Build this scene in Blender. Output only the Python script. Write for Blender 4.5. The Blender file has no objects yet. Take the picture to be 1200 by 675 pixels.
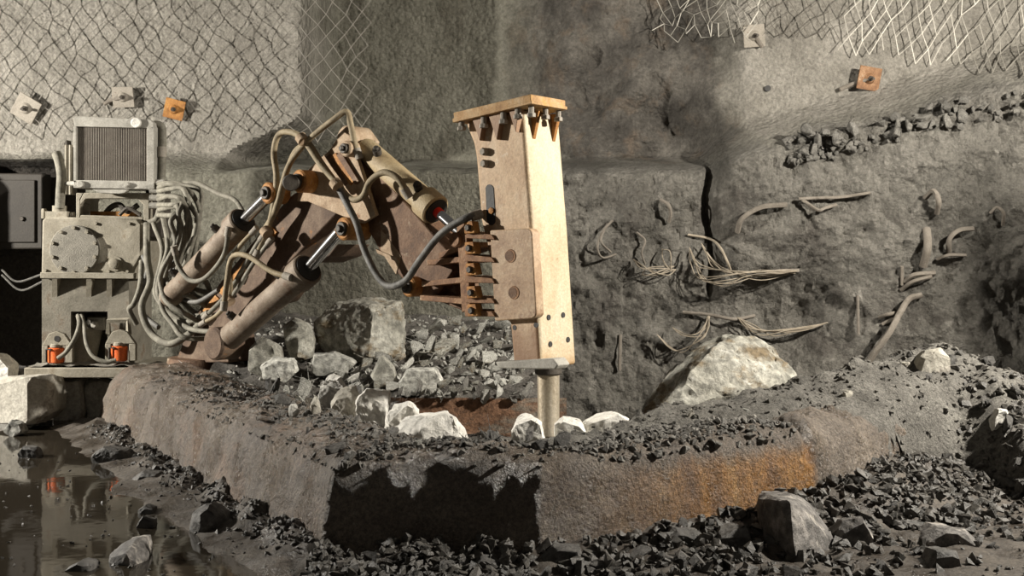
import bpy, bmesh, math, random
from mathutils import Vector, Matrix, noise
SC = bpy.context.scene
COL = SC.collection
F, H, HY = 1287.0, 1.6, 300.0          # focal length in px, eye height, horizon row
rnd = random.Random(7)

def P(px, py, Y):
    return Vector(((px-600)/F*Y, Y, H-(py-HY)/F*Y))
def on_level(px, py, z):
    return P(px, py, (H-z)*F/(py-HY))
# ---- the plane the boom swings in
DV = Vector((0.766, -0.643, 0)); NV = Vector((-0.643, -0.766, 0)); OV = Vector((0.014, 8.12, 0))
def PT(px, py, t):
    r = Vector(((px-600)/F, 1, -(py-HY)/F))
    k = (t + OV.dot(NV)) / r.dot(NV)
    return Vector((0, 0, H)) + r*k
def ss(a, b, x):
    t = min(1, max(0, (x-a)/(b-a))); return t*t*(3-2*t)
def fbm(v, o=4):
    return noise.fractal(v, 1.0, 2.0, o)

# ------------------------------------------------------------------ materials
def ramp(nt, fac, stops):
    r = nt.nodes.new('ShaderNodeValToRGB'); e = r.color_ramp.elements
    while len(e) < len(stops): e.new(0.5)
    for el, (p, c) in zip(e, stops):
        el.position = p; el.color = (*c, 1)
    nt.links.new(fac, r.inputs[0]); return r.outputs[0]
def nz(nt, vec, scale, detail=6, rough=0.6, stretch=None):
    if stretch:
        m = nt.nodes.new('ShaderNodeMapping'); m.inputs['Scale'].default_value = stretch
        nt.links.new(vec, m.inputs[0]); vec = m.outputs[0]
    n = nt.nodes.new('ShaderNodeTexNoise'); n.inputs['Scale'].default_value = scale
    n.inputs['Detail'].default_value = detail; n.inputs['Roughness'].default_value = rough
    nt.links.new(vec, n.inputs['Vector']); return n.outputs['Fac']
def mix(nt, fac, a, b, mode='MIX'):
    m = nt.nodes.new('ShaderNodeMix'); m.data_type = 'RGBA'; m.blend_type = mode
    if isinstance(fac, (int, float)): m.inputs[0].default_value = fac
    else: nt.links.new(fac, m.inputs[0])
    for s, v in ((6, a), (7, b)):
        if isinstance(v, tuple): m.inputs[s].default_value = (*v, 1)
        else: nt.links.new(v, m.inputs[s])
    return m.outputs[2]
def math_(nt, op, a, b=0.5):
    m = nt.nodes.new('ShaderNodeMath'); m.operation = op; m.use_clamp = False
    for s, v in ((0, a), (1, b)):
        if isinstance(v, (int, float)): m.inputs[s].default_value = v
        else: nt.links.new(v, m.inputs[s])
    return m.outputs[0]
def maprange(nt, v, a, b, c=0.0, d=1.0):
    m = nt.nodes.new('ShaderNodeMapRange'); nt.links.new(v, m.inputs[0])
    for i, q in enumerate((a, b, c, d)): m.inputs[i+1].default_value = q
    m.interpolation_type = 'SMOOTHSTEP'
    return m.outputs[0]
def mat(name, stops, scale=4, rough=0.85, bump=0.4, bscale=40, metal=0.0, over=None, world=False,
        stretch=None, vary=0.0, dist=0.02, rrange=None, cb=0.0, spec=0.4, speck=.16):
    """stops = colour ramp on noise; over = (colour, lo, hi, scale, stretch) second layer"""
    m = bpy.data.materials.new(name); m.use_nodes = True; nt = m.node_tree
    b = nt.nodes['Principled BSDF']; b.inputs['Specular IOR Level'].default_value = spec
    if world:
        vec = nt.nodes.new('ShaderNodeNewGeometry').outputs['Position']
    else:
        vec = nt.nodes.new('ShaderNodeTexCoord').outputs['Object']
    if len(stops) == 1: stops = [(0, stops[0]), (1, stops[0])]
    elif not isinstance(stops[0][1], tuple): stops = [(0.3+0.4*i/(len(stops)-1), c) for i, c in enumerate(stops)]
    c = ramp(nt, nz(nt, vec, scale, 8, 0.65, stretch), stops)
    if over:
        for (oc, lo, hi, osc, ost) in (over if isinstance(over, list) else [over]):
            c = mix(nt, maprange(nt, nz(nt, vec, osc, 7, 0.65, ost), lo, hi), c, oc)
    if vary:
        oi = nt.nodes.new('ShaderNodeObjectInfo')
        g = math_(nt, 'MULTIPLY_ADD', oi.outputs['Random'], vary); 
        g.node.inputs[2].default_value = 1-vary/2
        cc = nt.nodes.new('ShaderNodeCombineColor')
        for i in range(3): nt.links.new(g, cc.inputs[i])
        c = mix(nt, 1.0, c, cc.outputs[0], 'MULTIPLY')
    if speck:
        sv = maprange(nt, nz(nt, vec, bscale*1.3, 5, .75), .34, .66, 1-speck, 1+speck*.8)
        sc_ = nt.nodes.new('ShaderNodeCombineColor')
        for i in range(3): nt.links.new(sv, sc_.inputs[i])
        c = mix(nt, 1.0, c, sc_.outputs[0], 'MULTIPLY')
    hh = nz(nt, vec, bscale, 8, 0.7)
    if cb:
        hh = math_(nt, 'ADD', hh, math_(nt, 'MULTIPLY', nz(nt, vec, bscale*0.22, 4, 0.5), cb))
    bn = nt.nodes.new('ShaderNodeBump'); bn.inputs['Strength'].default_value = bump; bn.inputs['Distance'].default_value = dist
    nt.links.new(hh, bn.inputs['Height']); nt.links.new(bn.outputs[0], b.inputs['Normal'])
    nt.links.new(c, b.inputs['Base Color'])
    if rrange:
        nt.links.new(maprange(nt, nz(nt, vec, rrange[2], 5), 0.35, 0.65, rrange[0], rrange[1]), b.inputs['Roughness'])
    else: b.inputs['Roughness'].default_value = rough
    b.inputs['Metallic'].default_value = metal
    return m
M = {}
M['shotcrete'] = mat('shotcrete', [(.23,.212,.182), (.32,.298,.26), (.41,.385,.34)], 1.6, .95, 1.0, 20, world=True, dist=.03, cb=1.0)
M['concrete'] = mat('lower_concrete', [(.095,.09,.073), (.14,.134,.11), (.19,.18,.15)], 1.6, .9, .8, 40, world=True, over=[((.075,.065,.05), .5, .66, 2.2, (1,1,.35)), ((.22,.21,.18), .62, .75, 9, None)])
M['raw_rock'] = mat('raw_rock', [(.05,.045,.04), (.085,.078,.068), (.15,.138,.12)], 1.4, .85, .9, 14, world=True, dist=.05, cb=1.0)
M['rough_wall'] = mat('rough_wall', [(.085,.08,.07), (.135,.126,.11), (.20,.187,.165)], 2.2, .9, 1.0, 18, world=True, dist=.04, cb=1.2,
                      over=[((.07,.063,.055), .52, .68, 1.3, None), ((.26,.245,.215), .62, .74, 7, None)])
M['mud'] = mat('mud', [(.035,.028,.022), (.06,.05,.04), (.10,.085,.068)], 3, .5, .7, 30, world=True, rrange=(.25,.8,3), dist=.02, cb=.8, speck=.42)
M['dirt'] = mat('dirt', [(.07,.064,.056), (.11,.10,.088), (.17,.155,.135)], 4, .9, 1.0, 38, world=True, dist=.03, cb=1.0, speck=.42)
M['dust_dirt'] = mat('dust_dirt', [(.072,.067,.058), (.122,.114,.10), (.19,.18,.158)], 4, .9, 1.0, 38, world=True, dist=.03, cb=1.0, speck=.42)
M['gravel'] = mat('gravel', [(.06,.056,.05), (.12,.112,.10), (.2,.187,.165)], 9, .75, .5, 40, world=True, speck=.42)
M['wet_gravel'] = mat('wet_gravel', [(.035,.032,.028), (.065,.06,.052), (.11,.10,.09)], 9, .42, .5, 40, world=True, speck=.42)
M['rock'] = mat('grey_rock', [(.25,.246,.222), (.38,.373,.335), (.50,.49,.445)], 5, .85, .7, 16, vary=.5, dist=.03, over=((.17,.14,.095), .58, .72, 3, None), speck=.42)
M['green_rock'] = mat('green_rock', [(.16,.155,.13), (.29,.28,.24), (.44,.43,.38)], 3.2, .85, 1.0, 11, dist=.03, over=[((.15,.115,.07), .50, .64, 2.4, (1,1,2)), ((.46,.45,.41), .60, .70, 3.5, (1,1,3))], speck=.42)
M['dark_rock'] = mat('dark_rock', [(.05,.047,.043), (.085,.08,.073), (.14,.132,.12)], 6, .6, .7, 16, vary=.4, dist=.03, speck=.42)
M['vein_rock'] = mat('veined_rock', [(.07,.065,.06), (.14,.13,.12), (.30,.275,.25)], 5, .7, .8, 16, dist=.03, over=((.36,.33,.29), .57, .66, 4, (1,3,1)), speck=.42)
M['white_rock'] = mat('white_rock', [(.50,.48,.43), (.64,.62,.57), (.76,.74,.69)], 4, .85, .7, 14, vary=.2, dist=.03, over=((.40,.36,.30), .6, .75, 4, None), speck=.22)
M['pale_block'] = mat('pale_block', [(.26,.24,.20), (.40,.375,.32), (.52,.49,.43)], 3, .9, .6, 30, over=((.16,.135,.11), .54, .68, 3, None), speck=.22)
M['arm_steel'] = mat('rusty_arm_steel', [(.07,.038,.022), (.135,.075,.042), (.21,.135,.085)], 7, .7, .4, 50, metal=.15, over=((.30,.24,.17), .56, .7, 6, None))
M['boom_steel'] = mat('dusty_boom_steel', [(.055,.032,.02), (.105,.066,.042), (.18,.128,.088)], 5, .75, .4, 50, metal=.1, over=((.30,.13,.035), .62, .70, 4, None))
M['plate_steel'] = mat('dusty_plate_steel', [(.22,.145,.085), (.36,.265,.175), (.46,.37,.27)], 7, .75, .4, 50, metal=.1, over=((.20,.085,.03), .57, .70, 6, None))
M['cylinder'] = mat('dusty_cylinder_paint', [(.11,.078,.053), (.18,.138,.10), (.27,.222,.172)], 6, .65, .3, 50, metal=.1, over=((.13,.07,.04), .57, .7, 8, None))
M['cream_cylinder'] = mat('cream_cylinder_paint', [(.24,.17,.09), (.36,.275,.155), (.44,.36,.235)], 5, .6, .3, 50, over=((.18,.10,.05), .6, .72, 8, None))
M['hammer_side'] = mat('worn_tan_paint', [(.32,.195,.105), (.48,.34,.21), (.58,.46,.32)], 4, .6, .3, 40, stretch=(1,1,.45), over=[((.23,.105,.04), .50, .70, 3.5, (1,1,.5)), ((.60,.50,.38), .62, .75, 9, None)])
M['hammer_front'] = mat('worn_cream_paint', [(.37,.265,.145), (.48,.39,.255), (.54,.465,.345)], 3, .5, .25, 40, stretch=(1,1,.6), over=[((.30,.17,.07), .64, .80, 2.5, (1.3,1.3,.6)), ((.30,.19,.09), .66, .74, 16, None)])
M['side_plate'] = mat('worn_brown_plate', [(.24,.145,.08), (.36,.245,.15), (.46,.35,.235)], 5, .6, .3, 40, over=[((.17,.085,.04), .56, .70, 4, None), ((.56,.46,.35), .62, .75, 9, None)])
M['rust'] = mat('orange_rust', [(.17,.07,.022), (.34,.155,.04), (.50,.26,.075)], 9, .7, .4, 50, metal=.1, over=((.55,.44,.30), .6, .72, 10, None))
M['bracket'] = mat('bracket_rust', [(.11,.05,.025), (.22,.115,.055), (.36,.225,.13)], 8, .7, .4, 50, metal=.1, over=((.45,.35,.24), .57, .7, 9, None))
M['flange'] = mat('dusty_flange', [(.24,.13,.05), (.38,.23,.10), (.46,.33,.19)], 9, .7, .5, 60, over=((.46,.26,.075), .55, .68, 5, None))
M['chrome'] = mat('chrome', [(.62,.62,.63), (.75,.75,.76)], 4, .16, .05, 50, metal=1.0)
M['chisel'] = mat('chisel_steel', [(.22,.17,.11), (.42,.36,.27), (.55,.50,.42)], 5, .4, .3, 40, metal=.5, stretch=(1,1,.25))
M['black'] = mat('black_rubber', [(.012,.011,.010), (.025,.022,.02)], 6, .6, .2, 40)
M['dark_metal'] = mat('dark_metal', [(.04,.034,.028), (.08,.068,.055)], 8, .6, .3, 50, metal=.3)
M['tank'] = mat('dusty_tank_paint', [(.17,.15,.112), (.25,.225,.175), (.33,.305,.25)], 5, .8, .3, 50, over=[((.20,.165,.115), .56, .68, 5, None), ((.34,.19,.09), .68, .75, 7, None)])
M['stand'] = mat('stand_paint', [(.10,.09,.068), (.155,.14,.11), (.22,.20,.162)], 5, .8, .3, 50, over=((.12,.09,.06), .54, .68, 5, None))
M['disc'] = mat('dusty_cover', [(.15,.138,.115), (.21,.195,.163), (.27,.25,.21)], 8, .85, .5, 70)
M['radiator_core'] = mat('radiator_core', [(.05,.048,.043), (.075,.072,.065), (.11,.106,.096)], 6, .8, .3, 60)
M['radiator_frame'] = mat('radiator_frame', [(.21,.198,.17), (.29,.275,.24), (.38,.362,.32)], 6, .7, .3, 50)
M['hose'] = mat('dusty_hose', [(.10,.092,.072), (.17,.157,.125), (.25,.235,.19)], 12, .75, .3, 60)
M['tan_hose'] = mat('tan_hose', [(.15,.115,.066), (.24,.19,.115), (.32,.265,.175)], 12, .7, .3, 60)
M['dark_hose'] = mat('dark_hose', [(.06,.058,.052), (.12,.115,.105), (.2,.19,.17)], 10, .6, .3, 60)
M['orange'] = mat('orange_paint', [(.62,.10,.018), (.78,.16,.03)], 6, .5, .2, 50, over=((.35,.22,.14), .62, .72, 9, None))
M['red'] = mat('red_paint', [(.75,.04,.02)], 6, .4, .05)
M['wire_bright'] = mat('galvanised_wire', [(.30,.28,.24), (.42,.40,.35)], 9, .5, .1, 60, metal=.3)
M['mesh_wire'] = mat('mesh_wire', [(.15,.138,.118), (.24,.22,.19)], 9, .6, .1, 60)
M['ledge_stone'] = mat('ledge_stone', [(.09,.085,.075), (.15,.142,.126), (.22,.208,.186)], 6, .85, .7, 16, vary=.4, dist=.03, speck=.4)
M['wire'] = mat('dusty_wire', [(.085,.075,.06), (.16,.145,.12)], 9, .6, .1, 60, metal=.2)
M['strand'] = mat('straw_strand', [(.20,.165,.12), (.36,.31,.24)], 9, .7, .1, 60)
M['bar'] = mat('dusty_bar', [(.13,.112,.09), (.21,.185,.155)], 9, .8, .3, 60)
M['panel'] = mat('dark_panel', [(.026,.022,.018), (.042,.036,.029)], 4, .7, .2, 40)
M['plate_grey'] = mat('dusty_bolt_plate', [(.22,.195,.16), (.32,.29,.245)], 9, .8, .4, 50, over=((.14,.08,.05), .6, .7, 9, None))
M['pit'] = mat('pit_wall_concrete', [(.15,.13,.10), (.22,.195,.16)], 3, .85, .8, 24, world=True, over=((.17,.09,.05), .42, .56, 2.2, (.6,1,2)), speck=.42)

def bund_material():
    m = bpy.data.materials.new('stained_wet_concrete'); m.use_nodes = True; nt = m.node_tree
    b = nt.nodes['Principled BSDF']
    pos = nt.nodes.new('ShaderNodeNewGeometry').outputs['Position']
    c = ramp(nt, nz(nt, pos, 2.2, 9, .68), [(.3,(.062,.048,.037)), (.5,(.105,.084,.065)), (.68,(.17,.14,.11))])
    sx = nt.nodes.new('ShaderNodeSeparateXYZ'); nt.links.new(pos, sx.inputs[0])
    streak = nz(nt, pos, 5, 7, .7, (1.5,1.5,.22))
    band = math_(nt, 'MULTIPLY', maprange(nt, sx.outputs[0], .25, 1.35), maprange(nt, sx.outputs[0], 1.88, 1.81))
    bandz = maprange(nt, math_(nt, 'ADD', sx.outputs[2], math_(nt, 'MULTIPLY', streak, .22)), .60, .46)
    fac = math_(nt, 'MULTIPLY', math_(nt, 'MULTIPLY', band, bandz), maprange(nt, streak, .25, .45, .8, 1))
    rustc = ramp(nt, streak, [(.3,(.11,.047,.012)), (.55,(.205,.098,.023)), (.7,(.29,.165,.056))])
    c = mix(nt, fac, c, rustc)
    # a weaker stain right of the joint and on the left face
    b2 = math_(nt, 'MULTIPLY', maprange(nt, sx.outputs[0], 2.2, 2.6), maprange(nt, streak, .5, .66, 0, .3))
    c = mix(nt, b2, c, (.22,.13,.05))
    b3 = math_(nt, 'MULTIPLY', maprange(nt, sx.outputs[0], -.6, -1.6), maprange(nt, nz(nt, pos, 1.6, 5), .48, .62, 0, .55))
    c = mix(nt, b3, c, (.15,.095,.062))
    pale = maprange(nt, nz(nt, pos, 30, 4), .62, .74, 0, .6)
    c = mix(nt, pale, c, (.24,.22,.185))
    nt.links.new(c, b.inputs['Base Color'])
    spk = maprange(nt, nz(nt, pos, 48, 6, .8), .34, .66, .5, 1.55); cc = nt.nodes.new('ShaderNodeCombineColor')
    for i in range(3): nt.links.new(spk, cc.inputs[i])
    c = mix(nt, 1.0, c, cc.outputs[0], 'MULTIPLY'); nt.links.new(c, b.inputs['Base Color'])
    h = math_(nt, 'ADD', nz(nt, pos, 38, 8, .7), math_(nt, 'MULTIPLY', nz(nt, pos, 9, 5, .6), 1.0))
    bn = nt.nodes.new('ShaderNodeBump'); bn.inputs['Strength'].default_value = .9; bn.inputs['Distance'].default_value = .03
    nt.links.new(h, bn.inputs['Height']); nt.links.new(bn.outputs[0], b.inputs['Normal'])
    nt.links.new(maprange(nt, nz(nt, pos, 3, 5), .38, .62, .22, .55), b.inputs['Roughness'])
    return m
M['bund'] = bund_material()
def water_material():
    m = bpy.data.materials.new('muddy_water'); m.use_nodes = True; nt = m.node_tree
    b = nt.nodes['Principled BSDF']; b.inputs['Base Color'].default_value = (.022,.018,.013,1)
    b.inputs['Roughness'].default_value = .05; b.inputs['IOR'].default_value = 1.33
    pos = nt.nodes.new('ShaderNodeNewGeometry').outputs['Position']
    bn = nt.nodes.new('ShaderNodeBump'); bn.inputs['Strength'].default_value = .04; bn.inputs['Distance'].default_value = .02
    nt.links.new(nz(nt, pos, 6, 2), bn.inputs['Height']); nt.links.new(bn.outputs[0], b.inputs['Normal'])
    return m
M['water'] = water_material()

def worn_foot(m, col, z0, z1):
    # rust and bare metal worn into the lowest part of a painted body (height above the part's own base)
    nt = m.node_tree; b = nt.nodes['Principled BSDF']; src = b.inputs['Base Color'].links[0].from_socket
    tc = nt.nodes.new('ShaderNodeTexCoord').outputs['Object']; sx = nt.nodes.new('ShaderNodeSeparateXYZ'); nt.links.new(tc, sx.inputs[0])
    hh = math_(nt, 'ADD', sx.outputs[2], math_(nt, 'MULTIPLY', nz(nt, tc, 5, 6, .7), .5))
    nt.links.new(mix(nt, maprange(nt, hh, z1+.25, z0+.25, 0, .85), src, col), b.inputs['Base Color'])
worn_foot(M['hammer_side'], (.21,.115,.062), .05, .5)
worn_foot(M['hammer_front'], (.33,.19,.08), -.1, .25)
# ------------------------------------------------------------------ building helpers
WL = {}                                         # world base point of each object
def setp(o, label=None, cat=None, group=None, kind=None):
    for k, v in (('label', label), ('category', cat), ('group', group), ('kind', kind)):
        if v: o[k] = v
    return o
def thing(name, loc, label, cat, group=None):
    o = bpy.data.objects.new(name, None); COL.objects.link(o); o.location = loc; o.empty_display_size = .2
    WL[o.name] = Vector(loc); return setp(o, label, cat, group)
class MB:
    def __init__(s): s.bm = bmesh.new()
    def face(s, vs, mi=0):
        try:
            f = s.bm.faces.new(vs); f.material_index = mi; return f
        except ValueError: return None
    def prism(s, pts, ext, mi=0):
        a = [s.bm.verts.new(p) for p in pts]; b = [s.bm.verts.new(Vector(p)+ext) for p in pts]; n = len(a)
        s.face(a, mi); s.face(b[::-1], mi)
        for i in range(n): s.face([a[i], b[i], b[(i+1) % n], a[(i+1) % n]], mi)
        return s
    def box(s, x0, x1, y0, y1, z0, z1):
        return s.prism([Vector(p) for p in ((x0,y0,z0),(x1,y0,z0),(x1,y0,z1),(x0,y0,z1))], Vector((0,y1-y0,0)))
    def ring(s, c, ax, r, n, u=None):
        ax = ax.normalized()
        if u is None: u = ax.orthogonal().normalized()
        w = ax.cross(u)
        return [s.bm.verts.new(c + u*(r*math.cos(2*math.pi*i/n)) + w*(r*math.sin(2*math.pi*i/n))) for i in range(n)]
    def lathe(s, p0, p1, prof, n=24, caps=True):
        """prof = (fraction along, radius)"""
        ax = p1-p0; u = ax.normalized().orthogonal().normalized(); prev = None; first = None
        for (k, r) in prof:
            g = s.ring(p0+ax*k, ax, r, n, u)
            if prev:
                for i in range(n): s.face([prev[i], prev[(i+1) % n], g[(i+1) % n], g[i]])
            else: first = g
            prev = g
        if caps: s.face(first[::-1]); s.face(prev)
        return s
    def cyl(s, p0, p1, r, n=24, bev=0.0):
        L = (p1-p0).length
        if bev: return s.lathe(p0, p1, [(0,r-bev),(bev/L,r),(1-bev/L,r),(1,r-bev)], n)
        return s.lathe(p0, p1, [(0,r),(1,r)], n)
    def tube(s, pts, r, n=8, sub=6, smooth=True):
        pts = [Vector(p) for p in pts]
        if smooth and len(pts) > 2:
            q = [pts[0]*2-pts[1]] + pts + [pts[-1]*2-pts[-2]]; out = []
            for i in range(1, len(q)-2):
                a, b, c, d = q[i-1:i+3]
                for k in range(sub):
                    t = k/sub
                    out.append(.5*((2*b)+(c-a)*t+(2*a-5*b+4*c-d)*t*t+(3*b-a-3*c+d)*t**3))
            out.append(pts[-1]); pts = out
        tg = (pts[1]-pts[0]).normalized(); u = tg.orthogonal().normalized(); prev = None
        for i, p in enumerate(pts):
            a = pts[max(0, i-1)]; b = pts[min(len(pts)-1, i+1)]; t2 = (b-a).normalized()
            u = (u - t2*u.dot(t2)).normalized()
            g = s.ring(p, t2, r, n, u)
            if prev:
                for k in range(n): s.face([prev[k], prev[(k+1) % n], g[(k+1) % n], g[k]])
            else: s.face(g[::-1])
            prev = g
        s.face(prev); return s
    def bolt(s, c, d, r, h, n=6):
        d = d.normalized(); return s.lathe(c, c+d*h, [(0,r),(.8,r),(1,r*.8)], n)
    def build(s, name, m, parent=None, angle=35, bevel=0, base=None, rec=True):
        if rec: bmesh.ops.recalc_face_normals(s.bm, faces=s.bm.faces)
        cs = [v.co for v in s.bm.verts]
        if base is None:
            lo = [min(c[i] for c in cs) for i in range(3)]; hi = [max(c[i] for c in cs) for i in range(3)]
            base = Vector(((lo[0]+hi[0])/2, (lo[1]+hi[1])/2, lo[2]))
        for v in s.bm.verts: v.co -= base
        me = bpy.data.meshes.new(name); s.bm.to_mesh(me); s.bm.free()
        for mm in (m if isinstance(m, list) else [m]): me.materials.append(mm)
        o = bpy.data.objects.new(name, me); COL.objects.link(o)
        if angle is not None:
            me.polygons.foreach_set('use_smooth', [True]*len(me.polygons)); me.set_sharp_from_angle(angle=math.radians(angle))
        if parent is not None:
            o.parent = parent; o.location = base - WL[parent.name]
        else: o.location = base
        WL[o.name] = base
        if bevel:
            md = o.modifiers.new('edge', 'BEVEL'); md.width = bevel; md.segments = 2; md.limit_method = 'ANGLE'; md.angle_limit = math.radians(40)
        return o
def grid(fn, us, vs, mi=None):
    b = MB(); rows = [[b.bm.verts.new(fn(u, v)) for u in us] for v in vs]
    for j in range(len(vs)-1):
        for i in range(len(us)-1):
            f = b.bm.faces.new((rows[j][i], rows[j][i+1], rows[j+1][i+1], rows[j+1][i]))
            if mi: f.material_index = mi(us[i], vs[j])
    return b
def frange(a, b, st):
    n = max(1, int(round((b-a)/st))); return [a+(b-a)*i/n for i in range(n+1)]

# ------------------------------------------------------------------ setting: the rear wall
def zled(x):
    return 2.56 + max(0, x-2.3)*.27 + .05*noise.noise(Vector((x*1.3, 3, 0)))
def wallD(x, z):
    n1 = fbm(Vector((x*.8, z*.8, 1.7))); n2 = fbm(Vector((x*3.2, z*3.2, 5.1)), 5)
    rr = ss(2.15, 2.5, x + .12*noise.noise(Vector((z*1.4, 9, 2))))          # right bay
    # lower part
    smooth = 1-ss(-.3, .5, x)
    n4 = abs(fbm(Vector((x*6, z*5, 3.3)), 4))
    low = 12.3 - rr*(.24 + .20*max(0, x-2.4)) + (1-smooth)*(.15*n1 + .075*n2 + .07*n4) + smooth*.018*n2
    low -= .22*ss(1.25, .0, z)*(1-smooth)*ss(3.2, 5, x)
    xc = 2.22 + .10*noise.noise(Vector((z*1.6, 2, 8)))
    low += .20*math.exp(-((x-xc)/.045)**2)*ss(.9, 1.6, z)
    hol = math.exp(-((x-3.0)/.55)**2 - ((z-.95)/.5)**2); low += .45*hol
    if x < -4.75:
        low = low + 1.1*ss(-4.78, -4.92, x)*ss(-6.5,-6.35, x)*ss(2.74, 2.66, z)
    # upper part
    ed = -2.47 - .9*ss(3.3, 2.75, z) + .05*n1
    lefty = 12.95 + .02*n1 + .03*n2
    rec = 13.6 + .8*(1-ss(-.6, 1.4, x)) + .05*n1 + .03*n2
    lump = ss(.2, .8, x)
    w = fbm(Vector((x*1.5+z*.35, z*.75, 4.4)), 3)
    rec += lump*(.40*noise.noise(Vector((x*1.7+z*.5, z*1.1, 9.1))) + .10*fbm(Vector((x*2.6, z*2.6, 9)), 3) + .05*n2)
    righty = 12.85 + .03*n1 + .035*n2 - .12*max(0, x-3)
    e2 = 2.42 + .12*noise.noise(Vector((z*1.2, 1, 1)))
    up = lefty*(1-ss(ed-.03, ed+.22, x)) + rec*ss(ed-.03, ed+.22, x)
    k = ss(e2-.5, e2+.45, x); up = up*(1-k) + righty*k
    zl = zled(x); t = ss(zl-.05+.04*n2, zl+.30+.25*rr, z)
    return low*(1-t) + up*t
def wkind_shade(x, z):
    """wall surface here: (shotcrete, raw rock, rough shotcrete, shade painted in the recess)"""
    j = .10*fbm(Vector((x*2.5, z*2.5, 7)))
    up = ss(zled(x)+.05+j, zled(x)+.32+j, z)
    ls = 1-ss(-2.5-.8*ss(3.2, 2.8, z)+j, -2.3-.8*ss(3.2, 2.8, z)+j, x); rs = ss(2.35+j*2, 2.75+j*2, x); rk = ss(-.4+j, .6+j*2, x)
    shot = up*max(ls, rs); rest = up-shot
    rough = (1-up)*ss(0+j*2, .5+j*2, x); recess_shade = (1-up)*ss(-4.75, -4.9, x)
    return (shot, rest*rk+.0, rough, 1-ss(-4.95,-4.75,x) if z < 2.72 and x > -6.45 else 0.0)  # last weight paints shade into the recess left of the tank
wb = grid(lambda x, z: Vector((x, wallD(x, z), z)), frange(-8.4, 8, .03), frange(-.3, 5.4, .03))
wkinds_shade = [wkind_shade(v.co.x, v.co.z) for v in wb.bm.verts]
def wall_material():
    m = bpy.data.materials.new('tunnel_wall'); m.use_nodes = True; nt = m.node_tree; b = nt.nodes['Principled BSDF']
    pos = nt.nodes.new('ShaderNodeNewGeometry').outputs['Position']
    at = nt.nodes.new('ShaderNodeAttribute'); at.attribute_name = 'surface_kind_shade'
    sp_ = nt.nodes.new('ShaderNodeSeparateColor'); nt.links.new(at.outputs['Color'], sp_.inputs[0])
    base = nz(nt, pos, 1.7, 9, .68)
    def rp(st): return ramp(nt, base, [(.3,st[0]), (.5,st[1]), (.7,st[2])])
    c = rp([(.125,.118,.093), (.18,.172,.138), (.24,.23,.188)])
    c = mix(nt, maprange(nt, nz(nt, pos, 2.4, 6, .6, (1,1,.35)), .5, .68, 0, .7), c, (.085,.076,.058))
    rw = mix(nt, maprange(nt, nz(nt, pos, 3.0, 6, .6), .5, .68, 0, .7), rp([(.05,.045,.039), (.10,.091,.079), (.19,.174,.15)]), (.15,.115,.085))
    sh = rp([(.185,.171,.147), (.26,.243,.21), (.34,.318,.28)])
    rg = mix(nt, maprange(nt, nz(nt, pos, 1.3, 6, .65), .5, .68, 0, .8), rp([(.085,.08,.069), (.14,.131,.114), (.20,.188,.165)]), (.065,.058,.05))
    rg = mix(nt, maprange(nt, nz(nt, pos, 6, 6, .65), .58, .72, 0, .7), rg, (.27,.255,.225))
    c = mix(nt, sp_.outputs[1], c, rw); c = mix(nt, sp_.outputs[2], c, rg); c = mix(nt, sp_.outputs[0], c, sh)
    c = mix(nt, at.outputs['Alpha'], c, (.06,.052,.044))  # shade of the left recess, put into the wall colour
    grain = nz(nt, pos, 26, 6, .75)
    sv = maprange(nt, grain, .32, .68, .74, 1.24); cc = nt.nodes.new('ShaderNodeCombineColor')
    for i in range(3): nt.links.new(sv, cc.inputs[i])
    c = mix(nt, 1.0, c, cc.outputs[0], 'MULTIPLY')
    nt.links.new(c, b.inputs['Base Color']); b.inputs['Roughness'].default_value = .92; b.inputs['Specular IOR Level'].default_value = .3
    vor = nt.nodes.new('ShaderNodeTexVoronoi'); vor.inputs['Scale'].default_value = 15; nt.links.new(pos, vor.inputs['Vector'])
    hh = math_(nt, 'ADD', nz(nt, pos, 22, 8, .7), math_(nt, 'MULTIPLY', nz(nt, pos, 6, 5, .6), 1.4))
    hh = math_(nt, 'SUBTRACT', hh, math_(nt, 'MULTIPLY', vor.outputs['Distance'], .55))
    bn = nt.nodes.new('ShaderNodeBump'); bn.inputs['Strength'].default_value = .9; bn.inputs['Distance'].default_value = .055
    nt.links.new(hh, bn.inputs['Height']); nt.links.new(bn.outputs[0], b.inputs['Normal'])
    return m
wo = setp(wb.build('wall_back', wall_material(), rec=False, base=Vector((0,12.3,-.3))), kind='structure')
wa = wo.data.attributes.new('surface_kind_shade', 'FLOAT_COLOR', 'POINT')
for i_, kq in enumerate(wkinds_shade): wa.data[i_].color = kq
def WP(px, py, off=0.0):
    Y = 12.4
    for _ in range(12):
        p = P(px, py, Y); Y = .5*Y+.5*wallD(p.x, p.z)
    return P(px, py, Y-off)

# ------------------------------------------------------------------ bund, floor, heaps
OUT = [Vector(v) for v in ((-3.95,10.45), (-1.02,5.77), (.14,5.70), (1.876,6.68), (3.1,7.8), (3.9,8.6))]
INN = [Vector(v) for v in ((-3.2,10.95), (-.45,6.28), (.25,6.28), (1.55,7.12), (2.65,8.35), (3.4,9.2))]
def seg_d(p, pl):
    best = 1e9
    for a, b in zip(pl[:-1], pl[1:]):
        ab = b-a; t = max(0, min(1, (p-a).dot(ab)/ab.length_squared)); best = min(best, (a+ab*t-p).length)
    return best
def side_out(x, y):
    """signed distance outside the bund's outer foot line (front side positive)"""
    p = Vector((x, y)); d = seg_d(p, OUT)
    poly = OUT + [Vector((3.9,14)), Vector((-4.5,14))]
    ins = False; j = len(poly)-1
    for i in range(len(poly)):
        a, b = poly[i], poly[j]
        if (a.y > y) != (b.y > y) and x < (b.x-a.x)*(y-a.y)/(b.y-a.y)+a.x: ins = not ins
        j = i
    return -d if ins else d
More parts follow.
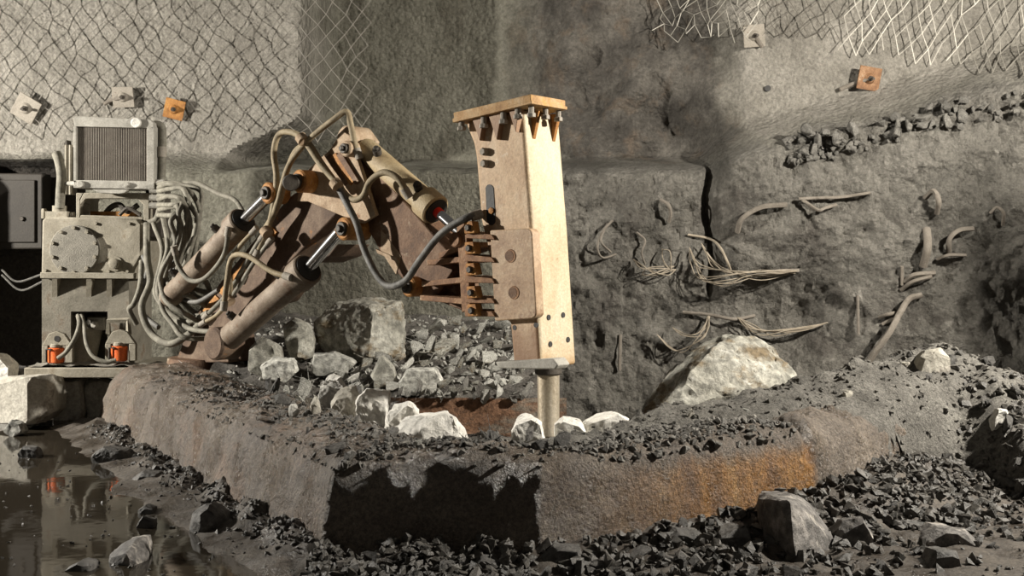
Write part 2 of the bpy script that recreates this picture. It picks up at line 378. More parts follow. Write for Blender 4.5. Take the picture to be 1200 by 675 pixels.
def floor_z(x, y):
    d = side_out(x, y)
    n = fbm(Vector((x*1.1, y*1.1, .3))); n2 = fbm(Vector((x*5, y*5, 2.3)), 4)
    z = .012*n + .008*n2
    if d < -.3: return -.45
    right = ss(.1, .9, x)
    ap = right*.20*math.exp(-(max(0, d)/.42)**2)*(1+.6*n) + (1-right)*.075*math.exp(-(max(0,d)/.2)**2)*(1+n2)
    v = noise.voronoi(Vector((x*7, y*7, 0)))[0]
    ap += (right*.05*math.exp(-(max(0,d)/.9)**2)+.03*(1-right)*math.exp(-(max(0,d)/.25)**2))*(.5-v[0])*2
    ap *= ss(-.3, 0, d+.2)
    dep = (1-ss(-1.1,-.4,x))*ss(.28, .62, d+.14*n)*.05*(1+1.1*n)
    return z + ap - dep
fb = grid(lambda x, y: Vector((x, y, floor_z(x, y))), frange(-8, 7, .05), frange(3.4, 12.6, .05))
setp(fb.build('floor', M['mud'], rec=False, base=Vector((0,8,0))), kind='structure')
wt = grid(lambda x, y: Vector((x, y, -.016)), frange(-7.5, -.6, .5), frange(3.5, 12.2, .5))
setp(wt.build('puddle', M['water'], rec=False), 'still brown water lying over the muddy floor left of the bund', 'puddle', kind='stuff')

PROF = [(-.02,-.15),(.0,.0),(.035,.15),(.065,.28),(.095,.39),(.13,.455),(.18,.505),(.26,.54),(.38,.56),(.5,.57),(.65,.572),(.8,.565),(.9,.535),(.96,.46),(1,.33),(1.03,0),(1.03,-.4)]
def resample(pl, st):
    out = []
    for a, b in zip(pl[:-1], pl[1:]):
        n = max(1, int((Vector(b)-Vector(a)).length/st))
        out += [Vector(a)+(Vector(b)-Vector(a))*(i/n) for i in range(n)]
    return out + [Vector(pl[-1])]
prof = resample(PROF, .028)
def bund_pts():
    st = []
    for i in range(len(OUT)-1):
        L = (OUT[i+1]-OUT[i]).length; n = int(L/.03)
        for k in range(n):
            t = k/n; st.append((OUT[i].lerp(OUT[i+1], t), INN[i].lerp(INN[i+1], t), i+t))
    st.append((OUT[-1], INN[-1], len(OUT)-1.0)); return st
def bund_vert(o, i_, s, q, z):
    p = o.lerp(i_, q); v = Vector((p.x, p.y, z))
    n1 = fbm(v*1.5); n2 = fbm(v*6, 5); n3 = fbm(v*20, 3)
    top = ss(.10, .3, q)
    out = (o-i_).normalized()
    d = (1-top)*(.018*n1+.012*n2)
    n4 = fbm(v*13, 3); d += (1-top)*.007*n4 - .012*(1-top)*max(0, noise.noise(v*9)-.35)
    v += Vector((out.x, out.y, 0))*d
    v.z += top*(.03*n1+.03*n2+.012*n3)*ss(-.1, .3, z)
    v.z -= .07*ss(.4, .75, q)*ss(.9, 1.15, s)*ss(2.15, 1.9, s)
    v.z -= .10*math.exp(-((s-2.98-.04*n1)/.025)**2)*ss(.02, .12, q)*ss(.2,.5,z)     # the open joint
    if s < .06 and z > .1: v.z -= .10*(1-s/.06)**2*ss(0,.5,z)
    return v
bb = MB(); rows = []
for (o, i_, s) in bund_pts(): rows.append([bb.bm.verts.new(bund_vert(o, i_, s, q.x, q.y)) for q in prof])
for a, b in zip(rows[:-1], rows[1:]):
    for k in range(len(prof)-1): bb.face([a[k], b[k], b[k+1], a[k+1]])
bb.face(rows[0]); bb.face(rows[-1][::-1])
setp(bb.build('concrete_bund', M['bund'], angle=60), 'long angular wet concrete bund with rust stains enclosing the pit', 'bund')
def bund_z(q): 
    for (a, za), (b, zb) in zip(PROF[:-1], PROF[1:]):
        if a <= q <= b and b > a: return za+(zb-za)*(q-a)/(b-a)
    return .5
def bund_at(s, q):
    i = min(int(s), len(OUT)-2); t = s-i
    return bund_vert(OUT[i].lerp(OUT[i+1], t), INN[i].lerp(INN[i+1], t), s, q, bund_z(q))

RID = [(.25,6.62,.50), (1.0,7.0,.60), (2.0,7.72,.70), (2.75,8.25,.80), (3.30,8.6,.88), (4.2,9.15,.50), (6.5,10.4,.25)]
def mound_z(x, y):
    best = -9
    for a, b in zip(RID[:-1], RID[1:]):
        A = Vector(a[:2]); B = Vector(b[:2]); ab = B-A; t = max(0, min(1, (Vector((x,y))-A).dot(ab)/ab.length_squared))
        d = (A+ab*t-Vector((x,y))).length
        front = (Vector((x,y))-A).cross(ab) > 0
        zz = a[2]+(b[2]-a[2])*t
        sl = (.30 if x < 2.9 else .44) if front else .55
        best = max(best, zz - sl*math.sqrt(d*d+.02)+.07 - (.25*d*d if x<2.9 and front else 0))
    so = side_out(x, y)
    best -= 3.2*max(0, so+.40-.30*ss(1.9, 2.35, x))*(1-ss(2.75, 3.5, x))
    v = Vector((x*1.3, y*1.3, 3)); n = fbm(v); n2 = fbm(v*4.5, 4); w = noise.voronoi(Vector((x*8, y*8, 1)))[0][0]
    return best + .07*n + .035*n2 + .05*(.4-w)
mb_ = grid(lambda x, y: Vector((x, y, mound_z(x, y))), frange(.1, 6.6, .045), frange(6.2, 10.6, .045))
bmesh.ops.delete(mb_.bm, geom=[v for v in mb_.bm.verts if v.co.z < -.12 or (v.co.x < 2.7 and v.co.z < .2 and side_out(v.co.x, v.co.y) > -.1)], context='VERTS')
setp(mb_.build('dirt_mound', M['dust_dirt'], rec=False), 'grey dirt mound heaped over the right end of the bund', 'dirt', kind='stuff')

def hitY(px, py):
    best = (9, 8.0); Y = 6.2
    while Y < 10.4:
        p = P(px, py, Y); g = p.z - mound_z(p.x, p.y)
        if g <= 0: return Y
        if g < best[0]: best = (g, Y)
        Y += .02
    return best[1]
def heap_z(x, y):
    n = fbm(Vector((x*1.5, y*1.5, 8))); w = noise.voronoi(Vector((x*5, y*5, 3)))[0][0]
    return .46 + .17*(y-9.4) + .06*n + .08*(.4-w) - .34*ss(9.72, 9.22, y+.18*fbm(Vector((x*2.3, 4, 4)), 3))
def HP(px, py):
    return P(px, py, 2.7/(.17+(py-HY)/F))
hb = grid(lambda x, y: Vector((x, y, heap_z(x, y))), frange(-2.75, .44, .04), frange(9.16, 12.25, .04))
setp(hb.build('rubble_bed', M['dirt'], rec=False), 'fine grey spoil under the stones behind the pit', 'spoil', kind='stuff')
# the pit: far wall and bottom
def pitw(x, z):
    n = fbm(Vector((x*2, z*2, 6)), 5); return Vector((x, 9.30 + .05*n + .10*(z<.0) - .12*(.5-z), z))
pw = grid(pitw, frange(-2.25, .46, .04), frange(-.3, .40, .04))
setp(pw.build('wall_pit', M['pit'], rec=False), kind='structure')
pf = grid(lambda x, y: Vector((x, y, -.32+.05*fbm(Vector((x*2,y*2,0))))), frange(-3.6, 3.4, .12), frange(6, 12.5, .12))
setp(pf.build('floor_pit', M['dirt'], rec=False), kind='structure')
# unseen wall added past the right edge to shade the rear wall
sw = grid(lambda y, z: Vector((6.13 + .03*fbm(Vector((y, z, 2))), y, z)), frange(7.6, 8.0, .1), frange(-.3, 3.98, .12))
sw2 = grid(lambda x, z: Vector((x, 7.6 + .05*fbm(Vector((x, z, 2))), z)), frange(6.13, 8.5, .12), frange(-.3, 3.98, .12))
setp(sw.build('shade_wall_right', M['rough_wall'], rec=False), kind='structure')
setp(sw2.build('shade_wall_return', M['rough_wall'], rec=False), kind='structure')

# ------------------------------------------------------------------ stones
def refine(bm, L, rounds=5):
    for _ in range(rounds):
        e = [e for e in bm.edges if e.calc_length() > L]
        if not e: break
        bmesh.ops.subdivide_edges(bm, edges=e, cuts=1)
        bmesh.ops.triangulate(bm, faces=bm.faces)
def hull_mb(pts, L, amp, seed=0, bev=.0, chips=12, cd=.13):
    b = MB(); vs = [b.bm.verts.new(p) for p in pts]
    r = bmesh.ops.convex_hull(b.bm, input=vs)
    bmesh.ops.delete(b.bm, geom=[g for g in r['geom_interior'] if isinstance(g, bmesh.types.BMVert)], context='VERTS')
    lo = [v for v in b.bm.verts if not v.link_faces]
    if lo: bmesh.ops.delete(b.bm, geom=lo, context='VERTS')
    r = random.Random(seed*7+1)
    for _ in range(chips):
        n = Vector((r.gauss(0,1), r.gauss(0,1)-.4, r.gauss(0,1)+.2)).normalized()
        ds = [v.co.dot(n) for v in b.bm.verts]; hi = max(ds); lo_ = min(ds); d = hi-(hi-lo_)*r.uniform(.02,cd)
        bmesh.ops.bisect_plane(b.bm, geom=list(b.bm.verts)+list(b.bm.edges)+list(b.bm.faces), plane_co=n*d, plane_no=n, clear_outer=True)
        for f in list(b.bm.faces): b.bm.faces.remove(f)
        for e in list(b.bm.edges): b.bm.edges.remove(e)
        bmesh.ops.remove_doubles(b.bm, verts=list(b.bm.verts), dist=1e-4)
        bmesh.ops.convex_hull(b.bm, input=list(b.bm.verts))
        lo = [v for v in b.bm.verts if not v.link_faces]
        if lo: bmesh.ops.delete(b.bm, geom=lo, context='VERTS')
    if bev:
        bmesh.ops.bevel(b.bm, geom=list(b.bm.edges), offset=bev, segments=1, affect='EDGES', profile=.5)
    bmesh.ops.triangulate(b.bm, faces=b.bm.faces)
    refine(b.bm, L); b.bm.normal_update()
    off = Vector((seed*3.1, seed*1.7, seed*.9))
    nn = [(v, v.normal.copy()) for v in b.bm.verts]
    for v, n in nn:
        k = v.co/max(L*8, 1e-3)
        v.co += n*(amp*(fbm(k+off, 4) + .5*abs(fbm(k*2.3+off, 3)) - .2 + .55*abs(fbm(Vector((k.x*2.1, k.y*2.1, k.z*4.5+k.x*1.5))+off, 3))))
    return b
def rand_pts(r, n=15, boxy=.75):
    out = []
    for _ in range(n):
        d = Vector((r.gauss(0,1), r.gauss(0,1), r.gauss(0,1))).normalized()
        m = max(abs(d.x), abs(d.y), abs(d.z)); out.append(d*(.5*((1-boxy)+boxy/m*.85))*r.uniform(.8, 1.05))
    return out
LIB = []
for i in range(16):
    r = random.Random(100+i); b = hull_mb(rand_pts(r, r.choice((10,12,14,18))), .11, .03, i, .02, 6)
    bmesh.ops.recalc_face_normals(b.bm, faces=b.bm.faces)
    me = bpy.data.meshes.new('stone'); b.bm.to_mesh(me); b.bm.free()
    me.polygons.foreach_set('use_smooth', [True]*len(me.polygons)); me.set_sharp_from_angle(angle=math.radians(28))
    LIB.append(me)
VAR = {}
def stone(x, y, z, sx, sy, sz, m, label, group=None, name='stone', cat='stone', rz=None, tilt=.25, k=None, r=rnd):
    """base of the stone at (x,y,z); sizes along view x, depth, height"""
    i = r.randrange(len(LIB)) if k is None else k
    key = (i, m)
    if key not in VAR:
        me = LIB[i].copy(); me.materials.clear(); me.materials.append(M[m]); VAR[key] = me
    o = bpy.data.objects.new(name, VAR[key]); COL.objects.link(o)
    R = Matrix.Rotation(r.uniform(0, 6.28) if rz is None else rz, 3, 'Z') @ Matrix.Rotation(r.uniform(-tilt, tilt), 3, 'X')
    vs = [R @ v.co for v in VAR[key].vertices]
    lo = [min(v[a] for v in vs) for a in range(3)]; hi = [max(v[a] for v in vs) for a in range(3)]
    Sm = Matrix.Diagonal(Vector((sx/(hi[0]-lo[0]), sy/(hi[1]-lo[1]), sz/(hi[2]-lo[2]))))
    A = Sm @ R
    # polar-free: bake scale+rotation as rotation and uniform-ish scale through matrix_world
    mid = Vector(((hi[0]+lo[0])/2*Sm[0][0], (hi[1]+lo[1])/2*Sm[1][1], lo[2]*Sm[2][2]))
    mw = A.to_4x4(); mw.translation = Vector((x, y, z)) - mid
    # avoid shear: use scale in the stone's own axes
    o.rotation_euler = R.to_euler(); s_ = R.transposed() @ Vector((sx, sy, sz))
    sc = Vector((max(abs(s_[0]), .55*min(sx, sy, sz)), max(abs(s_[1]), .55*min(sx, sy, sz)), max(abs(s_[2]), .55*min(sx, sy, sz))))
    S2 = Matrix.Diagonal(sc); vs = [R @ (S2 @ v.co) for v in VAR[key].vertices]
    lo = [min(v[a] for v in vs) for a in range(3)]; hi = [max(v[a] for v in vs) for a in range(3)]
    g = [sx/(hi[0]-lo[0]), sz/(hi[2]-lo[2])]; g = (g[0]*g[1])**.5
    o.scale = sc*g
    o.location = Vector((x - (lo[0]+hi[0])/2*g, y - (lo[1]+hi[1])/2*g, z - lo[2]*g))
    return setp(o, label, cat, group)
def stone_px(x0, y0, x1, y1, Y, m, label, group=None, name='stone', sink=.0, depth=.9, **kw):
    w = (x1-x0)/F*Y; h = (y1-y0)/F*Y; p = P((x0+x1)/2, y1, Y)
    return stone(p.x, p.y + w*depth*.5, p.z-sink, w, w*depth, h+sink, m, label, group, name=name, **kw)
def boulder(name, pts, Y, depth, m, label, cat='rock', near=(), L=.05, amp=.02, seed=1, group=None, bev=0, sink=0, chips=9, cd=.07):
    """outline seen from the front (px) at distance Y, given a body of the given depth; near = (px,py,dY) ridge points"""
    cx = sum(p[0] for p in pts)/len(pts); cy = max(p[1] for p in pts); r = random.Random(seed); V = []
    for (px, py) in pts:
        V.append(P(px, py, Y+depth*.3)); 
        q = P(cx+(px-cx)*.8, cy+(py-cy)*.85, Y+depth*.3); V.append(q+Vector((0, depth*r.uniform(.5,.7), 0)))
        q = P(cx+(px-cx)*.9, cy+(py-cy)*.9, Y+depth*.3); V.append(q+Vector((0, -depth*.16, 0)))
    V += [P(a, b, Y+d) for (a, b, d) in near]
    if sink: V += [v-Vector((0,0,sink)) for v in V if v.z < P(cx, cy, Y).z+.08]
    b = hull_mb(V, L, amp, seed, bev, chips, cd); o = b.build(name, M[m], angle=28)
    return setp(o, label, cat, group)
TPL = []
for i in range(8):
    r = random.Random(300+i); b = MB(); vs = [b.bm.verts.new(p) for p in rand_pts(r, 10)]
    rr_ = bmesh.ops.convex_hull(b.bm, input=vs)
    bmesh.ops.delete(b.bm, geom=[v for v in b.bm.verts if not v.link_faces], context='VERTS')
    b.bm.verts.index_update(); TPL.append(([v.co.copy() for v in b.bm.verts], [[v.index for v in f.verts] for f in b.bm.faces])); b.bm.free()
def scatter(name, spots, m, label, cat='gravel'):
    vs = []; fs = []
    for (p, s) in spots:
        tv, tf = rnd.choice(TPL)
        R = Matrix.Rotation(rnd.uniform(0,6.28), 3, 'Z') @ Matrix.Rotation(rnd.uniform(0,6.28), 3, 'X')
        k = Vector((rnd.uniform(.7,1.3), rnd.uniform(.7,1.3), rnd.uniform(.5,1)))*s; n0 = len(vs)
        vs += [R @ Vector((v.x*k.x, v.y*k.y, v.z*k.z)) + p for v in tv]; fs += [[a+n0 for a in f] for f in tf]
    lo = min(v.z for v in vs); c = Vector((sum(v.x for v in vs)/len(vs), sum(v.y for v in vs)/len(vs), lo))
    me = bpy.data.meshes.new(name); me.from_pydata([v-c for v in vs], [], fs); me.materials.append(M[m])
    o = bpy.data.objects.new(name, me); o.location = c; COL.objects.link(o); return setp(o, label, cat, None, 'stuff')

# --- big rocks
boulder('boulder', [(368,374),(394,353),(437,349),(470,352),(476,383),(474,421),(430,425),(390,421),(368,398)], 10.2, .8, 'green_rock',
        'big greenish angular boulder against the rear wall beneath the boom', near=[(438,358,-.12),(432,418,-.2),(470,415,.05)], seed=3, L=.035, amp=.03, chips=4, cd=.05)
boulder('boulder', [(745,492),(757,473),(783,440),(812,415),(846,392),(882,392),(908,408),(936,440),(938,500),(800,510)], 9.6, 1.0, 'green_rock',
        'largest pale boulder behind the dirt mound, right of the hammer', near=[(846,398,.05),(806,440,-.25),(790,490,-.4),(870,470,-.35),(915,450,-.1)], seed=5, L=.04, amp=.04, sink=.4, chips=7, cd=.06)
boulder('rock', [(332,382),(345,372),(362,378),(369,396),(366,420),(344,422),(334,402)], 10.0, .35, 'green_rock',
        'upright grey-green rock just left of the big greenish boulder', seed=6, L=.03, amp=.012, near=[(355,384,-.05),(350,418,-.05)])
boulder('rock', [(292,408),(306,393),(328,404),(332,425),(314,442),(290,434)], 9.7, .4, 'green_rock',
        'pale rounded rock below the rusty lower cylinder', seed=7, L=.03, amp=.012)
boulder('rock', [(304,430),(322,418),(344,419),(351,434),(336,447),(310,446)], 9.5, .35, 'rock', 'knobbly grey rock in front of the pale rounded rock under the boom', seed=8, L=.03, amp=.02)
boulder('rock', [(368,414),(392,411),(420,424),(402,440),(366,438)], 9.6, .4, 'rock', 'flat tilted slab lying at the foot of the big greenish boulder', seed=9, L=.03, amp=.012)
boulder('rock', [(466,448),(478,431),(512,431),(521,446),(502,461),(470,463)], 9.35, .35, 'rock', 'broad grey oval rock on the brink of the pit, left of the hammer', seed=10, L=.03, amp=.012)
boulder('rock', [(434,440),(447,414),(461,430),(467,448),(446,454)], 9.4, .3, 'green_rock', 'pointed yellowish-green rock beside the broad oval rock', seed=11, L=.03, amp=.012)
W = 'white_rock'
boulder('white_rock', [(460,505),(474,489),(505,488),(524,482),(540,494),(549,516),(540,530),(470,530)], 7.1, .45, W,
        'largest bright white rock in the pit, with a flat broken top', seed=12, L=.03, amp=.02, near=[(522,486,-.02),(505,510,-.12)], sink=.25)
boulder('white_rock', [(452,490),(462,474),(478,470),(490,476),(490,502),(456,505)], 7.45, .3, W, 'small hollowed white rock right behind the largest white rock', seed=13, L=.025, amp=.02, sink=.3)
boulder('white_rock', [(417,480),(424,456),(440,451),(455,460),(453,492),(420,494)], 7.8, .35, W, 'tall white rock with a dark hollow, left of the other white rocks', seed=14, L=.025, amp=.025, sink=.4)
boulder('white_rock', [(388,470),(398,455),(414,453),(423,468),(418,486),(392,484)], 8.0, .3, 'pale_block', 'pale grey rock leaning on the tall white rock', seed=15, L=.025, amp=.02, sink=.5)
boulder('white_rock', [(374,448),(384,438),(400,442),(407,458),(392,466),(376,460)], 8.5, .3, W, 'jagged white rock farthest back in the row of white rocks', seed=16, L=.025, amp=.025, sink=.5)
boulder('white_rock', [(599,505),(606,490),(619,484),(634,495),(639,518),(600,520)], 7.2, .3, W, 'pointed white rock just left of the chisel', seed=17, L=.025, amp=.015, sink=.3)
boulder('white_rock', [(650,498),(660,490),(682,492),(690,505),(652,508)], 7.4, .3, W, 'low white rock just right of the chisel', seed=18, L=.025, amp=.012, sink=.3)
boulder('white_rock', [(680,498),(700,487),(722,483),(738,490),(738,505),(684,506)], 7.5, .35, W, 'long low white rock along the dirt mound, right of the chisel', seed=19, L=.025, amp=.012, sink=.3)
# --- front right
boulder('rock', [(890,585),(900,579),(927,579),(954,594),(974,622),(984,650),(935,662),(892,650)], 5.9, .55, 'vein_rock',
        'largest foreground rock, pale-veined with a black left side, leaning before the rusty bund', near=[(922,588,-.10),(933,652,-.18),(893,590,.12)], chips=5, cd=.05, seed=21, L=.03, amp=.012, sink=.1)
boulder('rock', [(974,628),(990,610),(1010,605),(1021,626),(1020,650),(985,656)], 5.95, .3, 'vein_rock', 'grey rock tucked against the right side of the largest foreground rock', seed=22, L=.025, amp=.012, sink=.08)
boulder('rock', [(832,640),(846,618),(874,614),(884,640),(878,660),(842,660)], 5.85, .3, 'dark_rock', 'dark angular rock left of the black-sided foreground rock', seed=23, L=.025, amp=.012, sink=.08)
boulder('rock', [(773,640),(790,617),(815,618),(838,648),(820,664),(780,660)], 5.8, .3, 'dark_rock', 'dark sloping slab second to the left of the black-sided foreground rock', seed=24, L=.025, amp=.012, sink=.08)
boulder('rock', [(1080,632),(1100,618),(1132,622),(1152,642),(1130,652),(1092,648)], 6.0, .35, 'vein_rock', 'flat pale-veined rock lying on the mud at the lower right', seed=25, L=.025, amp=.012, sink=.06)
boulder('rock', [(1044,622),(1060,610),(1090,612),(1104,624),(1080,634),(1050,632)], 6.3, .3, 'dark_rock', 'dark flat rock just behind the flat veined rock at lower right', seed=26, L=.025, amp=.012, sink=.06)
boulder('rock', [(1082,668),(1096,644),(1120,646),(1128,672),(1100,684)], 5.6, .25, 'dark_rock', 'upright dark rock at the bottom edge before the flat veined rock', seed=27, L=.025, amp=.012, sink=.06)
boulder('rock', [(632,655),(650,638),(680,640),(690,668),(660,684),(636,680)], 5.55, .3, 'dark_rock', 'black blocky rock at the foot of the bund corner, centre bottom', seed=28, L=.025, amp=.012, sink=.06)
boulder('rock', [(552,662),(566,650),(586,654),(590,672),(566,682)], 5.5, .25, 'dark_rock', 'small wedge-shaped rock at the bottom edge under the shaded bund face', seed=29, L=.025, amp=.01, sink=.05)
boulder('rock', [(1074,424),(1086,412),(1102,408),(1113,418),(1108,430),(1080,432)], hitY(1094,427)-.15, .3, 'pale_block', 'pale flat rock crowning the peak of the dirt mound', seed=30, L=.025, amp=.01, sink=.08)
boulder('rock', [(1162,492),(1170,478),(1180,480),(1185,494),(1172,499)], hitY(1173,494)-.05, .15, W, 'white stone on the dark slope near the right edge', seed=31, L=.02, amp=.008, sink=.08)
# --- front left
boulder('rock', [(223,612),(228,596),(246,589),(262,602),(269,620),(248,630),(226,627)], 6.4, .3, 'dark_rock', 'biggest grey rock on the wet ground at the foot of the left bund', near=[(240,606,-.06)], seed=32, L=.022, amp=.01, sink=.05)
boulder('rock', [(129,650),(146,636),(165,631),(172,650),(160,668),(134,664)], 5.75, .3, 'vein_rock', 'angular grey rock standing in the puddle at the lower left', near=[(150,648,-.06)], seed=33, L=.022, amp=.01, sink=.05)
boulder('rock', [(78,666),(92,658),(108,662),(112,672),(90,676)], 5.6, .2, 'dark_rock', 'low dark stone barely above the water at the bottom left', seed=34, L=.022, amp=.008, sink=.05)
boulder('rock', [(107,532),(122,523),(146,527),(154,540),(134,545),(110,541)], 8.5, .3, 'dark_rock', 'flat black rock at the foot of the far left bund', seed=35, L=.025, amp=.01, sink=.04)
boulder('rock', [(155,561),(166,553),(184,555),(190,564),(170,568)], 7.8, .25, 'dark_rock', 'flat dark rock halfway along the foot of the left bund', seed=36, L=.022, amp=.008, sink=.04)
boulder('rock', [(161,616),(168,604),(180,609),(182,620),(168,624)], 6.5, .15, 'dark_rock', 'small black stone in the puddle behind the angular grey rock', seed=37, L=.02, amp=.008, sink=.04)
boulder('rock', [(162,598),(170,592),(180,596),(178,602),(165,602)], 6.85, .15, 'dark_rock', 'little flat stone left of the biggest wet rock by the left bund', seed=38, L=.02, amp=.006, sink=.03)
boulder('rock', [(21,531),(28,522),(42,523),(46,534),(30,538)], 8.75, .2, 'dark_rock', 'dark stone sticking out of the puddle in front of the pale block', seed=39, L=.02, amp=.006, sink=.05)
boulder('rock', [(5,501),(14,492),(26,496),(29,504),(14,508)], 9.8, .2, 'rock', 'small grey rock at the front foot of the pale concrete block', seed=40, L=.02, amp=.008, sink=.03)
boulder('rock', [(-14,440),(-10,414),(4,413),(13,426),(12,443),(0,446)], 10.9, .3, W, 'whitish rock behind the pale block at the left edge', seed=41, L=.025, amp=.012, sink=.5)
boulder('rock', [(10,445),(14,424),(26,428),(32,446)], 11.15, .3, 'dark_rock', 'dark rock between the whitish rock and the steel platform', seed=42, L=.025, amp=.012, sink=.5)
boulder('concrete_block', [(-8,446),(6,441),(30,440),(62,438),(64,450),(63,482),(52,494),(30,496),(-8,494)], 10.2, .6, 'pale_block',
        'big pale broken concrete block standing at the left edge', cat='block', near=[(32,443,-.02),(32,495,-.06)], chips=3, cd=.03, seed=43, L=.035, amp=.012)
boulder('concrete_block', [(64,444),(70,442),(94,443),(99,462),(96,470),(66,470)], 10.75, .4, 'pale_block', 'smaller pale block under the front of the steel platform', cat='block', seed=44, L=.03, amp=.015, sink=.2)
boulder('concrete_block', [(101,446),(120,443),(134,446),(134,470),(103,470)], 10.85, .4, 'pale_block', 'pale block under the platform, half hidden by the bund end', cat='block', seed=45, L=.03, amp=.015, sink=.2)
stone_px(207,424,222,438, 10.2, W, 'little white stone alone on top of the far left bund', sink=.03)
stone_px(202,438,212,444, 9.85, 'rock', 'little grey stone on the left bund, in front of the lone white one', sink=.04)

# --- stones on the crest of the bund and mound (own labels)
for (x0,y0,x1,y1,Y,m,lab) in [
    (314,459,339,481,8.1,'dark_rock','dark blocky stone on the inner edge of the left bund'),
    (336,470,356,491,7.7,'white_rock','left one of two pale stones side by side on the left bund'),
    (356,468,379,491,7.7,'pale_block','right one of two pale stones side by side on the left bund'),
    (556,501,601,537,6.35,'dark_rock','large dark wedge stone on the front bund, left of the chisel'),
    (537,515,557,536,6.25,'dark_rock','thin leaning stone against the large dark wedge stone'),
    (537,530,566,545,6.05,'dark_rock','low dark stone in front of the large dark wedge stone'),
    (522,511,551,521,6.5,'dark_rock','flat black stone in front of the largest white rock'),
    (610,500,637,513,6.75,'dark_rock','flat dark stone in front of the chisel tip'),
    (600,512,624,530,6.5,'dark_rock','squat dark stone right of the large dark wedge stone'),
    (624,512,650,532,6.45,'dark_rock','dark stone between the squat stone and the lumpy stone below the chisel'),
    (648,517,678,542,6.35,'dark_rock','lumpy dark stone on the bund to the lower right of the chisel'),
    (455,504,474,524,6.6,'dark_rock','dark stone at the lower left of the largest white rock'),
    (480,512,500,526,6.5,'rock','grey stone in front of the largest white rock'),
    (374,517,403,530,6.55,'dark_rock','flat dark stone on the bend of the left bund'),
    (800,484,822,497,7.2,'pale_block','pale stone on the mound crest below the large pale boulder'),
    (866,474,880,484,7.5,'rock','grey stone on the mound crest at the foot of the large pale boulder'),
    (985,458,1008,470,7.7,'pale_block','flat pale stone midway up the crest of the dirt mound'),
    (1060,420,1076,432,8.4,'pale_block','smaller pale stone left of the rock crowning the mound'),
    (1152,484,1163,492,8.0,'pale_block','small pale stone left of the white stone on the right slope')]:
    dy = max(0, y1-529) if x0 < 790 else 0; y0 -= dy; y1 -= dy
    Y = hitY((x0+x1)/2, y1-1) if x0 >= 790 else (H-.55)*F/(y1-HY)
    stone_px(x0,y0,x1,y1,Y,m,lab,sink=.03)

# --- stones along the brink of the pit
rl = random.Random(31); lx = 462
while lx < 622:
    w0 = rl.choice((11,14,17,20)); yb = 462+rl.uniform(-4, 4); Y = 9.2
    stone_px(lx, yb-w0*.85, lx+w0, yb, Y, rl.choice(('rock','ledge_stone','rock')), 'grey stone poised along the brink of the pit, above its brown far wall', 'stones along the brink of the pit', sink=.08, tilt=.5, r=rl)
    lx += w0*rl.uniform(.8, 1.15)
# --- rubble behind the pit
r2 = random.Random(11)
def in_hero(px, py):
    return (365 < px < 478 and 345 < py < 424) or (464 < px < 520 and 432 < py < 462) or (290 < px < 368 and py < 440)
cells = []
for _ in range(1400):
    py = 380+80*r2.random()**.8; px = r2.uniform(385, 612)
    s = r2.choice((9,11,12,14,17,20,26)) * (1.25 if py < 420 else 1)
    if in_hero(px, py-4): continue
    if py < 398 and px < 478: continue
    if any(abs(px-a) < (s+c)*.43 and abs(py-b) < (s+c)*.30 for a, b, c in cells): continue
    cells.append((px, py, s))
LRUB = 'loose grey angular stone in the rubble heap behind the pit'
for (px, py, s) in cells:
    p = HP(px, py); w = s/F*p.y*1.45
    stone(p.x, p.y, p.z-w*.15, w, w*.9, w*r2.uniform(.7,1.05), r2.choice(('rock','rock','green_rock')), LRUB, 'rubble stones behind the pit', tilt=.6, r=r2)
# darker stones in the pit below the white ones
rc = random.Random(23); cl = []
for _ in range(600):
    px = rc.uniform(316, 474); py = rc.uniform(443, 478) + max(0, (px-350)*.16); q = rc.choice((11,13,16,20,24))
    if len(cl) >= 46: break
    if any(abs(px-a) < (q+c)*.42 and abs(py-b_) < (q+c)*.3 for a, b_, c in cl): continue
    cl.append((px, py, q))
for (px, py, q) in cl:
    Y = 9.3 - (py-443)*.017; p = P(px, py+q*.3, Y); w = q/F*Y*1.3
    stone(p.x, p.y, p.z-.16, w, w, w*.85+.12, rc.choice(('rock','rock','dark_rock')), 'brownish grey stone in the low cluster between the left bund and the white rocks', 'brownish stones by the white rocks', tilt=.5, r=rc)
# a bank of spoil in the pit carrying the white rocks
def bank(x, y):
    d = math.hypot((x+.5)/1.6, (y-7.9)/1.0); return -.32 + .62*max(0, 1-d*d*.55) + .04*fbm(Vector((x*4, y*4, 1)))
bk = grid(lambda x, y: Vector((x, y, bank(x, y))), frange(-2.2, 1.6, .06), frange(6.5, 9.3, .06))
setp(bk.build('spoil_bank', M['dirt'], rec=False), 'grey spoil filling the pit beneath the white rocks', 'spoil', kind='stuff')
sp = []
for _ in range(500):
    x = rnd.uniform(-1.9, 1.3); y = rnd.uniform(6.7, 9.1); sp.append((Vector((x, y, bank(x, y)+.01)), rnd.uniform(.03,.09)))
scatter('gravel', sp, 'gravel', 'small broken stones lying in the pit')
sp = []
for _ in range(900):
    x = rnd.uniform(-2.6, .4); y = rnd.uniform(9.4, 12); sp.append((Vector((x, y, heap_z(x, y)+.01)), rnd.uniform(.03,.08)))
scatter('gravel', sp, 'rock', 'small broken stones filling gaps in the rear rubble heap')
# grit caked on the left arm of the bund
sp = []
for _ in range(2200):
    s = rnd.uniform(.22, 1.05); q = min(.97, max(.14, rnd.gauss(.55, .25)))
    if noise.noise(Vector((s*9, q*5, 3))) < -.12: continue
    sp.append((bund_at(s, q), rnd.choice((.012,.018,.025,.035))*rnd.uniform(.7,1.2)))
scatter('gravel', sp, 'dust_dirt', 'caked grit along the top of the left arm of the bund')
